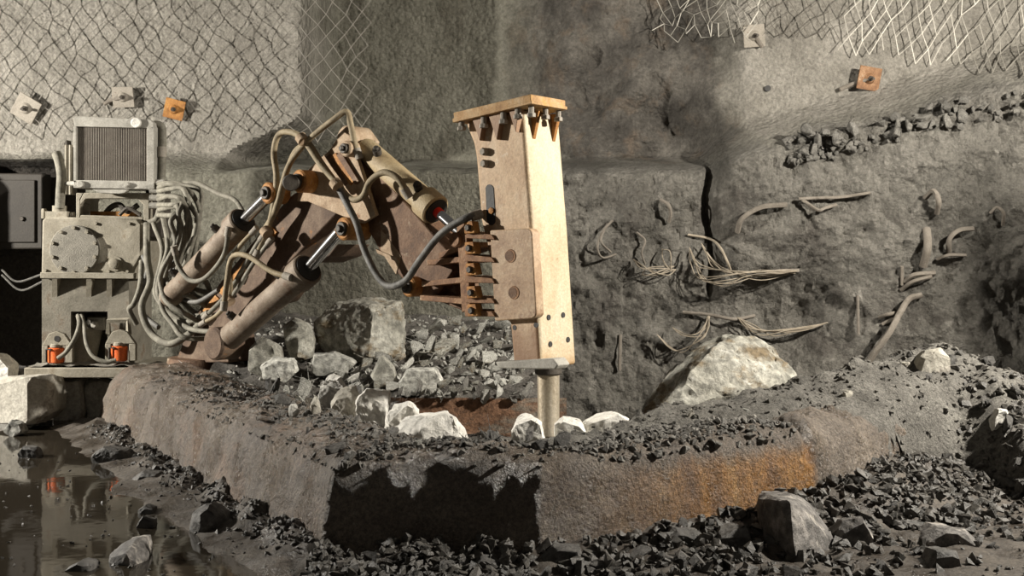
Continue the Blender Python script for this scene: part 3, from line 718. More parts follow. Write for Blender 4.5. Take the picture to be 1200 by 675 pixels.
# gravel on bund crest
sp = []
for _ in range(3600):
    s = rnd.uniform(.45, 2.97); q = min(.99, max(.16, rnd.gauss(.6, .22)))
    if s < 1 and q < .35 and rnd.random() < .7: continue
    if 1.15 < s < 2.1 and q < .5 and rnd.random() < .75: continue
    p = bund_at(s, q); sp.append((p+Vector((0,0,.004)), rnd.choice((.02,.025,.03,.04,.05,.06))*rnd.uniform(.7,1.2)))
scatter('gravel', sp, 'gravel', 'dark gravel strewn along the top of the bund')
sp = []
for _ in range(5200):
    x = rnd.uniform(.3, 6); y = rnd.uniform(6.4, 10); z = mound_z(x, y)
    if z < .05 or (x < 2.5 and side_out(x, y) > -.3): continue
    sp.append((Vector((x, y, z)), rnd.choice((.02,.03,.04,.05))*rnd.uniform(.7,1.3)))
scatter('gravel', sp, 'dust_dirt', 'grey gravel sprinkled over the dirt mound')
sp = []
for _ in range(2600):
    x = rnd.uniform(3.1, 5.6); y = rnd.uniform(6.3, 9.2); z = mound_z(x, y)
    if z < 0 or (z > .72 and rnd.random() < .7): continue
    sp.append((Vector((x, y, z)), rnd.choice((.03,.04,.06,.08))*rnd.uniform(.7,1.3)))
scatter('gravel', sp, 'wet_gravel', 'broken stone coloured dark for shade on the right flank of the dirt mound')  # dark stone colour stands in for shadow on this flank
sp = []
for _ in range(900):
    x = rnd.uniform(-.8, 4.5); y = rnd.uniform(4.9, 7.5)
    if side_out(x, y) < .3: continue
    sp.append((Vector((x, y, floor_z(x, y)+.005)), rnd.choice((.015,.02,.03,.05))*rnd.uniform(.7,1.3)))
scatter('gravel', sp, 'wet_gravel', 'chips of dark stone strewn over the muddy floor at the front right')
# gravel along the foot of the bund
sp = []
for _ in range(1500):
    s = rnd.uniform(.1, 1.1); i = min(int(s), 4); o = OUT[i].lerp(OUT[i+1], s-i); dn = (OUT[i+1]-OUT[i]).normalized(); nn = Vector((dn.y, -dn.x))
    p = o + nn*abs(rnd.gauss(.02, .10))
    sp.append((Vector((p.x, p.y, floor_z(p.x, p.y))), rnd.choice((.015,.02,.03,.045))*rnd.uniform(.7,1.3)))
scatter('gravel', sp, 'wet_gravel', 'wet black gravel along the foot of the left bund')
sp = []
for _ in range(3600):
    s = rnd.uniform(1.0, 4.3); i = min(int(s), 4); o = OUT[i].lerp(OUT[i+1], s-i); dn = (OUT[i+1]-OUT[i]).normalized(); nn = Vector((dn.y, -dn.x))
    p = o + nn*abs(rnd.gauss(.0, .5))
    sp.append((Vector((p.x, p.y, floor_z(p.x, p.y)+.01)), rnd.choice((.03,.04,.05,.07,.09))*rnd.uniform(.7,1.2)))
scatter('gravel', sp, 'wet_gravel', 'dark broken stone banked along the foot of the front bund')
sp = []
for _ in range(420):
    x = rnd.uniform(-4.6, -.9); y = rnd.uniform(5.2, 9)
    if side_out(x, y) < .1: continue
    sp.append((Vector((x, y, max(floor_z(x, y), -.016))), rnd.uniform(.012,.035)))
scatter('gravel', sp, 'wet_gravel', 'scattered pebbles on the wet floor at the left')
# countable stones on the front apron
r3 = random.Random(5); cnt = 0
APR = 'loose dark stone in the bank of rubble before the front bund'
placed = []
for _t in range(900):
    if cnt >= 85: break
    px = r3.uniform(420, 1190); py = r3.uniform(600, 672); s = r3.choice((14,16,20,24,30))
    p = on_level(px, py, .05)
    d = side_out(p.x, p.y)
    if d < .08 or d > 1.0 or (885 < px < 1025 and py > 590) or (1040<px<1160 and py>605): continue
    if any(abs(px-a) < (s+c)*.5 and abs(py-b) < (s+c)*.35 for a, b, c in placed): continue
    placed.append((px, py, s)); w = s/F*p.y; cnt += 1
    z = floor_z(p.x, p.y)
    stone(p.x, p.y, z-w*.2, w, w*.9, w*.9, 'dark_rock', APR, 'stones of the front rubble bank', tilt=.5, r=r3)
for _ in range(34):
    px = r3.uniform(1010, 1200); py = r3.uniform(470, 590)
    x = (px-600)/F*7.8; y = 7.8
    for _k in range(20):
        z = max(mound_z(x, y), 0.0); y = y*.6+.4*(H-z)*F/(py-HY); x = (px-600)/F*y
    if x < 3.0: continue
    w = r3.uniform(.06,.16)
    stone(x, y, max(mound_z(x,y),0)-w*.2, w, w, w*.8, 'dark_rock', 'loose dark stone on the right flank of the dirt mound', 'stones on the right flank of the mound', r=r3)
# stones on the ledge, upper right
for _ in range(120):
    px = r3.uniform(925, 1215); t = (px-925)/275; py = 182-62*t + r3.uniform(-16, 14)
    if r3.random() < .3: px = r3.uniform(925, 985); py = r3.uniform(160, 186)
    p = WP(px, py, .02); w = r3.choice((.08,.10,.12,.15,.2,.26))
    stone(p.x, p.y, p.z-.05, w, w*.8, w*.75, 'ledge_stone', 'loose stone on the sloping ledge at the upper right', 'stones on the upper right ledge', r=r3)

# ------------------------------------------------------------------ the rock breaker
def plate(px_pts, t1, thick, mb=None):
    mb = mb or MB(); mb.prism([PT(x, y, t1) for x, y in px_pts], -NV*thick); return mb
def sub(mb, n): return mb
rb = thing('rock_breaker', PT(240, 440, 0), 'rusty articulated hydraulic rock breaker arm reaching over the pit', 'machine')
# boom
bm_ = plate([(205,425),(226,371),(338,231),(352,222),(400,245),(389,256),(262,388),(268,425)], .17, .34)
boom = bm_.build('boom', M['boom_steel'], rb, bevel=.012)
k = plate([(228,375),(252,346),(258,352),(234,381)], .19, .02)
plate([(256,342),(318,266),(324,272),(262,348)], .19, .02, k); k.build('weld_strip', M['rust'], boom)
for (a, b) in (((372,300),(396,286)), ((300,352),(322,340))):
    k = MB(); c = PT(*a, .17); k.prism([PT(a[0],a[1],.18), PT(b[0],b[1],.18), PT(b[0]-10,b[1]+14,.18), PT(a[0]-8,a[1]+8,.18)], -NV*.36); k.build('lug', M['boom_steel'], boom, bevel=.006)
# pedestal
pd = MB(); c = PT(238, 440, 0)
pd.lathe(Vector((c.x, c.y, -.3)), Vector((c.x, c.y, .62)), [(0,.42),(.7,.40),(.72,.5),(.8,.5),(.81,.36),(1,.33)], 32)
pd.build('pedestal', M['arm_steel'], rb)
# knuckle plates (two, either side)
KP = [(348,236),(352,208),(364,196),(378,183),(386,176),(401,153),(411,160),(418,184),(440,252),(424,262),(398,252),(360,236)]
for t1 in (.24, -.20):
    plate(KP, t1, .04).build('knuckle_plate', M['plate_steel'], rb, bevel=.006)
kd = plate([(372,200),(398,168),(424,180),(440,250),(400,246)], .17, .34); kd.build('knuckle_web', M['arm_steel'], rb, bevel=.01)
# ridge straps seen on the knuckle
for q in range(3):
    x0 = 382+q*6; y0 = 184-q*1
    plate([(x0,y0),(x0+5,y0-4),(x0+26,y0+30),(x0+22,y0+34)], .245+.012*q, .03).build('strap', M['rust'] if q==1 else M['arm_steel'], rb)
# arm
arm = plate([(405,224),(398,196),(414,180),(430,186),(527,296),(531,318),(508,352),(480,338),(446,296)], .15, .30).build('arm', M['arm_steel'], rb, bevel=.014)
k = plate([(446,268),(470,300),(464,322),(446,294)], .156, .02); k.build('wear_plate', M['plate_steel'], arm, bevel=.004)
k = plate([(440,292),(466,303),(467,308),(442,297)], .17, .03); k.build('weld_rib', M['plate_steel'], arm, bevel=.004)
# pins with bosses
def pin(px, py, t0, t1, r_px, name='pin_boss', m='rust', inner=True):
    c = PT(px, py, t1); r = r_px/F*c.y; a = c - NV*(t1-t0)
    b = MB(); b.cyl(a, c, r, 28, r*.15); o = b.build(name, M[m], rb)
    if inner:
        b = MB(); b.cyl(c-NV*.01, c+NV*.025, r*.62, 24, r*.06); b.bolt(c+NV*.02, NV, r*.34, .03); b.build('pin', M['dark_metal'], o)
    return o
pin(312,226, .20, .40, 12.5)
pin(349,212, .10, .38, 13.5)
pin(404,174, .2, .32, 9.5, m='plate_steel')
pin(401,268, .10, .36, 13.5)
pin(478,336, -.2, .24, 12)
k = MB(); k.cyl(PT(341,214,.38), PT(341,214,.52), 9/F*10, 20, .008); k.build('pin', M['dark_metal'], rb)
# cylinders
def ram(p0, p1, p2, r, rr, m, cap_r, name='lift_cylinder', red=False):
    b = MB(); ax = p1-p0; L = ax.length
    b.lathe(p0, p1, [(0,r*.55),(.02,r*.9),(.05,r),(1-.16/L,r),(1-.15/L,cap_r),(1-.012/L,cap_r),(1,cap_r*.93)], 32)
    o = b.build(name, M[m], rb)
    b = MB(); b.cyl(p1-ax.normalized()*.02, p1+ax.normalized()*.012, cap_r*.82, 28); b.build('gland', M['black'], o)
    b = MB(); b.cyl(p1, p2, rr, 24); b.build('piston_rod', M['chrome'], o)
    if red:
        d = (p2-p1).normalized(); b = MB(); b.cyl(p1+d*.012, p1+d*.06, rr*1.04, 24); b.build('red_ring', M['red'], o)
    for q in (.25, .8):
        b = MB(); c = p0+ax*q; u = Vector((0,0,1)) - ax.normalized()*ax.normalized().z; u = (u.normalized()*.75 + NV*.66).normalized()
        b.cyl(c+u*r*.9, c+u*(r+.05), .035, 12); b.bolt(c+u*(r+.045), u, .025, .03); b.build('port', M['dark_metal'], o)
    return o
def pr(px, Y): return px/F*Y
ram(PT(196,352,.33), PT(285,259,.33), PT(312,232,.33), .105, .052, 'cylinder', .135)
ram(PT(262,402,.30), PT(361,315,.30), PT(398,272,.30), .112, .050, 'cylinder', .14)
k = MB(); c = PT(262,402,.30); k.cyl(c-NV*.14, c+NV*.12, .15, 24, .02); k.build('pin_boss', M['boom_steel'], rb)
tl = ram(PT(425,172,.10), PT(511,247,.10), PT(539,272,.10), .098, .04, 'cream_cylinder', .125, 'tilt_cylinder', True)
k = MB(); c = PT(417,164,.1); k.cyl(c-NV*.12, c+NV*.12, .11, 24, .015); k.build('cylinder_eye', M['plate_steel'], tl)
plate([(414,158),(430,152),(440,166),(436,178),(418,172)], -.05, .05).build('ear_plate', M['plate_steel'], rb, bevel=.006)

# hammer
TB, TW = .21, .42
ham_poly = [(546,148),(554,168),(557,184),(563,258),(572,300),(590,374),(597,378),(601,427),(634,433),(624,270),(613,128),(546,141)]
hm = MB(); pts = [PT(x, y, TB) for x, y in ham_poly]
a = [hm.bm.verts.new(p) for p in pts]; b = [hm.bm.verts.new(p-NV*TW) for p in pts]; n = len(a)
hm.face(a, 0); hm.face(b[::-1], 0)
for i in range(n): hm.face([a[i], b[i], b[(i+1) % n], a[(i+1) % n]], 1 if i in (8, 9) else 0)
ham = hm.build('hydraulic_hammer', [M['hammer_side'], M['hammer_front']], rb, bevel=.035)
ham.modifiers['edge'].segments = 4
# top flange
k = plate([(531,132),(622,110),(622,119),(532,141)], TB+.09, TW-.02); top = k.build('top_plate', M['flange'], ham, bevel=.008)
k = plate([(530,139),(623,117.5),(623,121.5),(530.5,143.5)], TB+.095, TW-.01); k.build('clamp_plate', M['flange'], ham, bevel=.004)
# gussets below the flange
def gusset(x, y, h, w):
    return plate([(x-w,y),(x+w,y-2*w*.23),(x+2,y+h)], TB+.05, .06)
for (x, y, h, w) in ((560,139,26,7),(580,134,30,8),(602,129,26,6)):
    gusset(x, y, h, w).build('gusset', M['hammer_side'], ham, bevel=.004)
nearE = PT(613.5,128,TB)
for q in (.08, .31):
    c = nearE - NV*(q) + DV*.0
    b = MB(); b.prism([c+DV*.075+Vector((0,0,-.005)), c+DV*-.03+Vector((0,0,-.005)), c+DV*-.01+Vector((0,0,-.24)), c+DV*.02+Vector((0,0,-.2))], -NV*.035)
    b.build('gusset', M['rust'], ham, bevel=.004)
for (x, y) in ((541,148),(567,145),(590,140),(607,134)):
    b = MB(); c = PT(x, y, TB+.05); b.cyl(c, c+Vector((0,0,.05)), .022, 10); b.bolt(c-Vector((0,0,.03)), Vector((0,0,1)), .034, .03); b.build('flange_bolt', M['plate_grey'], ham)
for q in (.0, .16, .31):
    c = PT(622,128,TB+.06)-NV*(q+.03)-DV*.02-Vector((0,0,.02)); b = MB(); b.cyl(c, c+Vector((0,0,.06)), .02, 10); b.bolt(c-Vector((0,0,.03)), Vector((0,0,1)), .032, .03); b.build('flange_bolt', M['plate_grey'], ham)
def hole(px, py, t, r, name='hole', m='black', parent=None):
    b = MB(); c = PT(px, py, t); b.cyl(c-NV*.01, c+NV*.003, r, 20); return b.build(name, M[m], parent or ham)
for (x, y) in ((569.5,178),(570,192)):
    b = MB(); c = PT(x, y, TB); b.bolt(c-NV*.01, NV, .03, .055); b.build('side_bolt', M['plate_grey'], ham)
# slot
sl = []
for i in range(16):
    an = math.pi*2*i/16; sl.append((574.5+5*math.cos(an)-.0, (223 if math.sin(an) < 0 else 257) + 7*math.sin(an)))
sl = [(x+(y-240)*.05, y) for x, y in sl]
plate(sl, TB+.004, .02).build('slot', M['black'], ham)
b = MB(); c = PT(576,247,TB+.004); b.bolt(c, NV, .025, .012); b.build('slot_bolt', M['rust'], ham)
# side plate with two holes
SPp = []
def rounded(x0,y0,x1,y1,r,skew):
    out = []
    for (cx, cy, a0) in ((x1-r,y0+r,-90),(x1-r,y1-r,0)):
        for i in range(6):
            an = math.radians(a0+18*i); out.append((cx+r*math.cos(an), cy+r*math.sin(an)))
    out += [(x0,y1),(x0,y0)]; return [(x+(y-y0)*skew, y-(x-x0)*.06) for x, y in out]
spl = plate(rounded(574,270,623,376,7,.055), TB+.07, .09).build('side_plate', M['side_plate'], ham, bevel=.008)
for (x, y) in ((598.5,300),(602.5,343)):
    c = PT(x, y, TB+.07); b = MB(); r = 8.2/F*c.y
    b.lathe(c-NV*.006, c+NV*.004, [(0,r),(.5,r),(1,r*.93)], 28); b.build('lightening_hole', M['bracket'], spl)
    b = MB(); cc = c - DV*.012; b.cyl(cc-NV*.004, cc+NV*.0055, r*.78, 24); b.build('hole_shadow_plate', M['arm_steel'], spl)
hole(603,384,TB,.018)
b = MB(); c = PT(628,381,TB); b.cyl(c-NV*.01, c+NV*.003, .018, 16); b.build('hole', M['black'], ham)
nb = PT(634,433,TB)
eaxis = (PT(624,270,TB)-PT(634,433,TB)).normalized(); frontN = DV
for (w, h) in ((.12,.36),(.29,.37),(.12,.17),(.33,.19)):
    c = nb + eaxis*h - NV*w; b = MB(); nd = (DV - eaxis*DV.dot(eaxis)).normalized(); b.cyl(c-nd*.02, c+nd*.006, .02, 16); b.build('hole', M['black'], ham)
# bottom plate and nose
k = plate([(580,424),(648,420),(654,428),(650,433),(584,432)], TB+.06, .14); k.build('bottom_plate', M['radiator_frame'], ham, bevel=.01)
cb_ = nb - DV*.14 - NV*.20
bt = P(643, 515, cb_.y); tp = P(642.5, 424, cb_.y)
b = MB(); b.lathe(bt, tp, [(0,.05),(.06,.078),(1,.081)], 28); b.build('chisel', M['chisel'], ham)
b = MB(); b.cyl(tp-Vector((0,0,.09)), tp, .098, 28, .01); b.build('chisel_collar', M['dark_metal'], ham)
# bracket between arm and hammer
br = plate([(535,263),(546,261),(551,362),(541,366)], .30, .07).build('mounting_bracket', M['bracket'], rb, bevel=.005)
k = plate([(500,312),(536,285),(541,364),(512,352),(482,336)], .05, .22); k.build('bracket_core', M['arm_steel'], br, bevel=.01)
for (xl, yl, yr) in ((514,298,286),(500,306,303),(494,331,327),(492,347,353)):
    k = MB(); k.prism([PT(xl,yl-1,.28), PT(546,yr-3,.28), PT(546,yr+4,.28), PT(xl,yl+5,.28)], -NV*.34); k.build('rib', M['bracket'], br, bevel=.004)
for i, y in enumerate((276,303,328,352,368)):
    k = MB(); k.prism([PT(544,y-5,.31), PT(576,y-1-i*.5,.30), PT(580,y+5-i*.5,.30), PT(545,y+3,.31)], -NV*.24); k.build('rib', M['bracket'], br, bevel=.004)
for y in (267,291,316,343,364):
    dx = (y-262)*.04
    k = plate([(543+dx,y-7),(553+dx,y-8),(556+dx,y+6),(544+dx,y+7)], .345, .07); o = k.build('bolt_block', M['rust'], br, bevel=.006)
    k = MB(); c = PT(549+dx, y, .345); k.bolt(c-NV*.005, NV, .026, .03); k.build('bolt', M['dark_metal'], o)
k = MB(); c = PT(532,281,.33); k.cyl(c-NV*.1, c, .055, 20, .008); k.build('bracket_pin', M['bracket'], br)
k = plate([(520,300),(536,262),(541,262),(541,300)], -.02, .08); k.build('bracket_ear', M['bracket'], br, bevel=.005)

# hoses on the boom
def hose(pts, r=.022, m='tan_hose', parent=rb, fit=True, n=10):
    b = MB(); b.tube(pts, r, n, 8); o = b.build('hydraulic_hose', M[m], parent, angle=60)
    if fit:
        for e, d in ((Vector(pts[0]), Vector(pts[1])-Vector(pts[0])), (Vector(pts[-1]), Vector(pts[-2])-Vector(pts[-1]))):
            d.normalize(); b = MB(); b.cyl(e-d*.015, e+d*.07, r*1.35, 12); b.build('hose_fitting', M['plate_grey'], o)
    return o
def hp(lst): return [PT(x, y, t) for x, y, t in lst]
hose(hp([(300,300,.34),(316,262,.34),(324,213,.36),(321,178,.36),(329,156,.36),(352,160,.36),(375,192,.34),(394,214,.33),(411,233,.33),(425,230,.33),(434,212,.33),(450,202,.33),(467,210,.3),(479,230,.24)]), .026)
hose(hp([(290,312,.30),(306,276,.32),(322,248,.34),(336,200,.36),(349,178,.36),(366,160,.36),(391,140,.34),(406,131,.3),(411,146,.26),(416,170,.26),(421,184,.24)]), .025)
hose(hp([(296,306,.28),(312,270,.30),(328,236,.33),(338,196,.34),(352,172,.32),(360,165,.30),(378,192,.30),(400,222,.30)]), .022)
hose(hp([(394,214,.36),(405,236,.36),(418,262,.34),(426,290,.32),(440,320,.32),(455,335,.32),(475,329,.34),(492,305,.38),(517,274,.38),(545,256,.34),(562,251,.24)]), .028, 'dark_hose')
hose(hp([(285,330,.30),(302,292,.32),(316,262,.34),(330,220,.35),(344,180,.33),(360,166,.31)]), .02)
hose(hp([(268,268,.48),(262,300,.50),(240,326,.50),(222,328,.52),(209,311,.55),(204,290,.6)]), .022, 'hose')
hose(hp([(340,325,.44),(318,318,.46),(290,300,.5),(272,302,.5),(266,330,.5),(262,362,.5)]), .024, 'tan_hose')
hose(hp([(310,275,.34),(298,292,.36),(276,330,.34),(262,350,.34),(240,372,.36)]), .022, 'hose')
hose(hp([(300,268,.38),(280,290,.42),(268,312,.42),(270,340,.40),(258,366,.38),(236,380,.4)]), .02, 'tan_hose')
hose(hp([(318,280,.33),(296,310,.33),(280,336,.33),(262,360,.33),(246,378,.35)]), .02, 'hose')
for (x, y) in ((354,163),(394,216),(312,272),(268,352)):
    b = MB(); c = PT(x, y, .40); d = (PT(x+6, y+8, .40)-c).normalized(); b.cyl(c-d*.03, c+d*.03, .05, 12); b.build('hose_clamp', M['plate_steel'], rb)

# ------------------------------------------------------------------ hydraulic power unit
YU = 11.0
pu = thing('hydraulic_power_unit', P(100,425,YU+.4), 'dusty hydraulic tank with radiator on top standing left of the boom', 'machine')
def fr(px_pts, Y, depth, mb=None):
    mb = mb or MB(); mb.prism([P(x, y, Y) for x, y in px_pts], Vector((0, depth, 0))); return mb
tank = fr([(49,258),(54,254),(160,256),(166,262),(166,300),(157,316),(156,322),(48,322)], YU, .8).build('tank', M['tank'], pu, bevel=.02)
k = fr([(47,319),(157,320),(157,327),(47,326)], YU-.07, .92); k.build('flange', M['tank'], tank, bevel=.006)
b = MB(); c = P(88.5,293,YU); b.lathe(c+Vector((0,.02,0)), c-Vector((0,.035,0)), [(0,.25),(.8,.25),(1,.242)], 48); dc = b.build('round_cover', M['disc'], tank)
for i in range(10):
    an = 2*math.pi*(i+.5)/10; q = c+Vector((.222*math.cos(an), -.034, .222*math.sin(an))); b = MB(); b.bolt(q, Vector((0,-1,0)), .02, .022); b.build('cover_bolt', M['tank'], dc)
b = MB(); c = P(135,309,YU); b.lathe(c+Vector((0,.02,0)), c-Vector((0,.06,0)), [(0,.075),(.4,.075),(.42,.05),(.9,.05),(1,.035)], 24); b.build('filler_cap', M['tank'], tank)
for (x, y) in ((54,317),(75,318),(100,318),(128,318),(150,318),(113,262),(152,262)):
    b = MB(); b.bolt(P(x,y,YU+.005), Vector((0,-1,0)), .017, .025); b.build('tank_bolt', M['tank'], tank)
# lower body with opening
low = MB()
fr([(49,327),(151,327),(151,365),(49,365)], YU+.03, .7, low); fr([(49,365),(83,365),(83,428),(49,428)], YU+.03, .7, low); fr([(126,365),(151,365),(151,428),(126,428)], YU+.03, .7, low)
fr([(83,365),(126,365),(126,428),(83,428)], YU+.60, .1, low)
lowb = low.build('stand', M['stand'], pu)
for x in (64,104,128):
    k = MB(); k.prism([P(x-3,327,YU-.06), P(x+3,327,YU-.06), P(x+3,348,YU+.03), P(x-3,348,YU+.03)], Vector((0,.10,0))); k.build('gusset', M['tank'], lowb)
k = MB(); c = P(104,388,YU+.25); k.cyl(c-Vector((.1,0,.33)), c-Vector((.02,0,-.06)), .16, 20, .02); k.build('pump', M['tank'], pu)
k = MB(); c = P(112,380,YU+.15); k.box(c.x-.09,c.x+.09,c.y,c.y+.15,c.z-.06,c.z+.07); k.bolt(c+Vector((0,0,0)),Vector((0,-1,0)),.04,.05); k.bolt(c+Vector((-.06,0,.02)),Vector((0,-1,0)),.03,.04); k.build('valve_block', M['radiator_frame'], pu, bevel=.008)
# upper frame carrying the radiator
fr_ = MB()
fr([(89,226),(98,226),(94,234),(94,256),(89,256)], YU+.1, .5, fr_)
fr([(98,226),(166,226),(161,233),(101,233),(94,240),(94,234)], YU+.1, .06, fr_)
fr([(165,226),(175,226),(175,262),(168,262),(168,240),(161,233)], YU+.1, .5, fr_)
fr([(94,252),(168,254),(168,258),(94,257)], YU+.1, .5, fr_)
fr([(89,232),(105,240),(105,258),(89,258)], YU+.18, .03, fr_)
fr_.build('radiator_stand', M['tank'], pu, bevel=.008)
k = MB(); c = P(135,250,YU+.25); k.box(c.x-.28,c.x+.2,c.y,c.y+.2,c.z-.04,c.z+.02); k.build('orange_beam', M['rust'], pu)
k = MB(); k.tube([P(122,252,YU+.3),P(130,243,YU+.28),P(140,240,YU+.26),P(150,248,YU+.26),P(162,240,YU+.3)], .03, 8); k.tube([P(140,252,YU+.2),P(150,244,YU+.2),P(165,252,YU+.2)], .02, 8); k.build('pipework', M['dark_metal'], pu)
# radiator
ro = MB()
fr([(86,138),(90,136),(176,140),(180,144),(180,151),(172,150),(87,148)], YU-.02, .35, ro)
fr([(86,148),(89.5,148),(89.5,214),(86,214)], YU-.02, .35, ro)
fr([(172,150),(181,148),(181,222),(172,222)], YU-.02, .35, ro)
fr([(86,211),(173,212),(173,222),(86,220)], YU-.02, .35, ro)
rad = ro.build('radiator', M['radiator_frame'], pu, bevel=.006)
fr([(89,147),(173,149),(173,213),(89,212)], YU+.03, .2).build('radiator_core', M['radiator_core'], rad)
k = MB()
for i in range(40):
    x = 90.2+i*2.07; k.prism([P(x,148,YU+.012), P(x+.9,148,YU+.012), P(x+.9,212,YU+.012), P(x,212,YU+.012)], Vector((0,.03,0)))
k.build('cooling_fins', M['bar'], rad)
k = fr([(108,222),(150,222),(146,226),(140,227),(116,226)], YU-.03, .08); k.build('lower_bracket', M['radiator_frame'], rad, bevel=.004)
for (x, y, r) in ((95,216,.035),(150,216,.02),(160,144,.05),(148,218,.016)):
    b = MB(); c = P(x,y,YU-.02); b.cyl(c+Vector((0,.01,0)), c-Vector((0,.03,0)), r, 16, .006); b.build('radiator_bolt', M['white_rock'] if r > .04 else M['radiator_frame'], rad)
k = MB(); k.tube([P(176,146,YU+.1),P(187,146,YU+.1),P(191,156,YU+.1),P(190,200,YU+.08),P(188,240,YU+.05),P(184,256,YU+.05),P(174,262,YU+.08)], .035, 12); k.build('return_pipe', M['hose'], pu, angle=60)
k = MB(); k.cyl(P(190,172,YU+.09), P(190,184,YU+.09), .045, 14); k.build('pipe_coupling', M['plate_grey'], pu)
k = MB(); k.tube([P(70,244,YU+.1),P(71,225,YU+.1),P(72,205,YU+.1),P(69,188,YU+.1),P(66,180,YU+.12)], .047, 12); k.build('breather_hose', M['hose'], pu, angle=60)
k = MB(); c = P(68,256,YU+.12); k.box(c.x-.11,c.x+.11,c.y-.05,c.y+.15,c.z,c.z+.07); k.cyl(c+Vector((0,.04,.05)), c+Vector((0,.04,.13)), .07, 16); k.bolt(c+Vector((-.15,.02,.0)),Vector((0,0,1)),.03,.1); k.bolt(c+Vector((.14,.02,.0)),Vector((0,0,1)),.03,.06); k.build('filler_neck', M['tank'], pu)
k = MB(); k.tube([P(72,216,YU+.1),P(80,215,YU+.1),P(90,215,YU+.05)], .025, 10); k.build('pipe', M['radiator_frame'], pu)
k = fr([(75,168),(78,164),(79,175),(84,172),(85,228),(77,228)], YU+.28, .12); k.build('motor_bracket', M['dark_metal'], pu)
k = MB(); k.tube([P(78,170,YU+.24),P(78,228,YU+.24)], .02, 8); k.tube([P(83,170,YU+.24),P(83,228,YU+.24)], .02, 8); k.build('conduit', M['tank'], pu)
# jack feet
for (cx, oy, dx) in ((66,408,0),(140,406,0)):
    k = MB(); w = 17
    pts = [(cx-w,oy+17),(cx-w,oy-3),(cx-9,oy-17),(cx,oy-20),(cx+9,oy-17),(cx+w+2,oy-3),(cx+w+2,oy+17),(cx+12,oy+17),(cx+12,oy-2),(cx-10,oy-2),(cx-10,oy+17)]
    # split into convex pieces so that the yoke keeps its mouth
    fr([(cx-w,oy-3),(cx-9,oy-17),(cx,oy-20),(cx+9,oy-17),(cx+w+2,oy-3)], YU-.16, .05, k)
    fr([(cx-w,oy-3),(cx-10,oy-3),(cx-10,oy+17),(cx-w,oy+17)], YU-.16, .05, k); fr([(cx+11,oy-3),(cx+w+2,oy-3),(cx+w+2,oy+17),(cx+11,oy+17)], YU-.16, .05, k)
    yk = k.build('jack_yoke', M['tank'], pu, bevel=.006)
    if cx < 100:
        b = MB(); c = P(cx+1, oy-11, YU-.16); b.cyl(c+Vector((0,.01,0)), c-Vector((0,.004,0)), .03, 16); b.build('eye_hole', M['black'], yk)
    b = MB(); c = P(cx, oy+17, YU-.12); b.cyl(c, c+Vector((0,0,.148)), .078, 24, .01); j = b.build('jack_cylinder', M['orange'], yk)
    b = MB(); b.cyl(c+Vector((0,0,.145)), c+Vector((0,0,.19)), .06, 20, .01); b.build('jack_cap', M['tank'], j)
    k = MB(); q = P(cx-12, oy+16, YU-.2); k.tube([q, q+Vector((0,0,.12)), q+Vector((.05,0,.12))], .012, 6, smooth=False); k.build('jack_handle', M['dark_metal'], yk)
k = MB(); k.tube([P(127,392,YU-.03),P(127,376,YU-.03),P(150,375,YU-.03),P(151,392,YU-.03)], .03, 4, smooth=False); k.build('u_bracket', M['tank'], pu)
for pts in ([(91,368,.1),(93,380,-.1),(88,396,-.2),(78,412,-.24),(68,420,-.24)], [(95,368,.1),(99,384,-.12),(102,404,-.22),(110,418,-.26),(124,424,-.26),(136,422,-.24)]):
    k = MB(); k.tube([P(x,y,YU+d) for x,y,d in pts], .023, 8); k.build('jack_hose', M['hose'], pu, angle=60)
# hose loom between tank and boom
RQ = random.Random(4)
def qh(lst, r=.025, m='hose'):
    lst = [q if i in (0, len(lst)-1) else (q[0]+RQ.gauss(0,2.2), q[1]+RQ.gauss(0,2.6), q[2]+RQ.gauss(0,.03)) for i, q in enumerate(lst)]
    k = MB(); k.tube([P(x,y,Y) for x,y,Y in lst], r, 10, 8); o = k.build('loom_hose', M[m], pu, angle=60)
    return o
Y0 = 10.75
for i, (yt, xr, yb, xe, ye) in enumerate([(213,236,330,250,352),(217,232,318,246,360),(221,228,340,262,372),(226,224,300,250,344),(231,220,350,258,384),(237,215,322,262,366),(243,209,362,268,386),(249,204,338,252,376)]):
    d = .04*i
    qh([(186,yt+3,YU),(200,yt,Y0-d),(216-i,yt+2,Y0-.1-d),(xr-4,yt+14,Y0-.15-d),(xr,yt+38,Y0-.15-d),(xr-8-i,(yt+yb)/2+22,Y0-.1-d),(xr-20,yb-6,Y0-.1-d),(xr-8,yb+18,Y0-.2-d),(xr+14,yb+26+i,Y0-.25-d),(xe,ye+8,Y0-.25),(xe+14,ye-4,Y0-.2)], .024, 'hose')
qh([(186,216,YU),(210,213,10.7),(232,219,10.6),(256,228,10.4),(276,236,10.2),(286,250,10.1)], .022)
qh([(172,262,YU),(176,300,10.8),(172,330,10.75),(168,360,10.7),(178,390,10.6),(200,400,10.5),(222,392,10.4),(236,378,10.3)], .034)
qh([(166,306,YU),(164,330,10.85),(154,352,10.8),(153,366,10.85),(160,380,10.9)], .026)
qh([(180,262,YU),(186,300,10.8),(184,330,10.7),(188,352,10.6),(202,372,10.5),(222,376,10.4),(244,366,10.2)], .026)
qh([(190,250,YU),(196,290,10.75),(190,320,10.7),(186,344,10.6),(196,366,10.5),(220,382,10.3),(246,384,10.1),(264,386,9.9)], .024)
qh([(168,300,YU),(172,320,10.9),(166,345,10.85),(172,370,10.8),(186,384,10.7)], .026, 'dark_hose')
qh([(200,262,YU),(212,285,10.7),(206,318,10.6),(212,346,10.4),(232,352,10.2),(256,340,10.0)], .022, 'dark_hose')
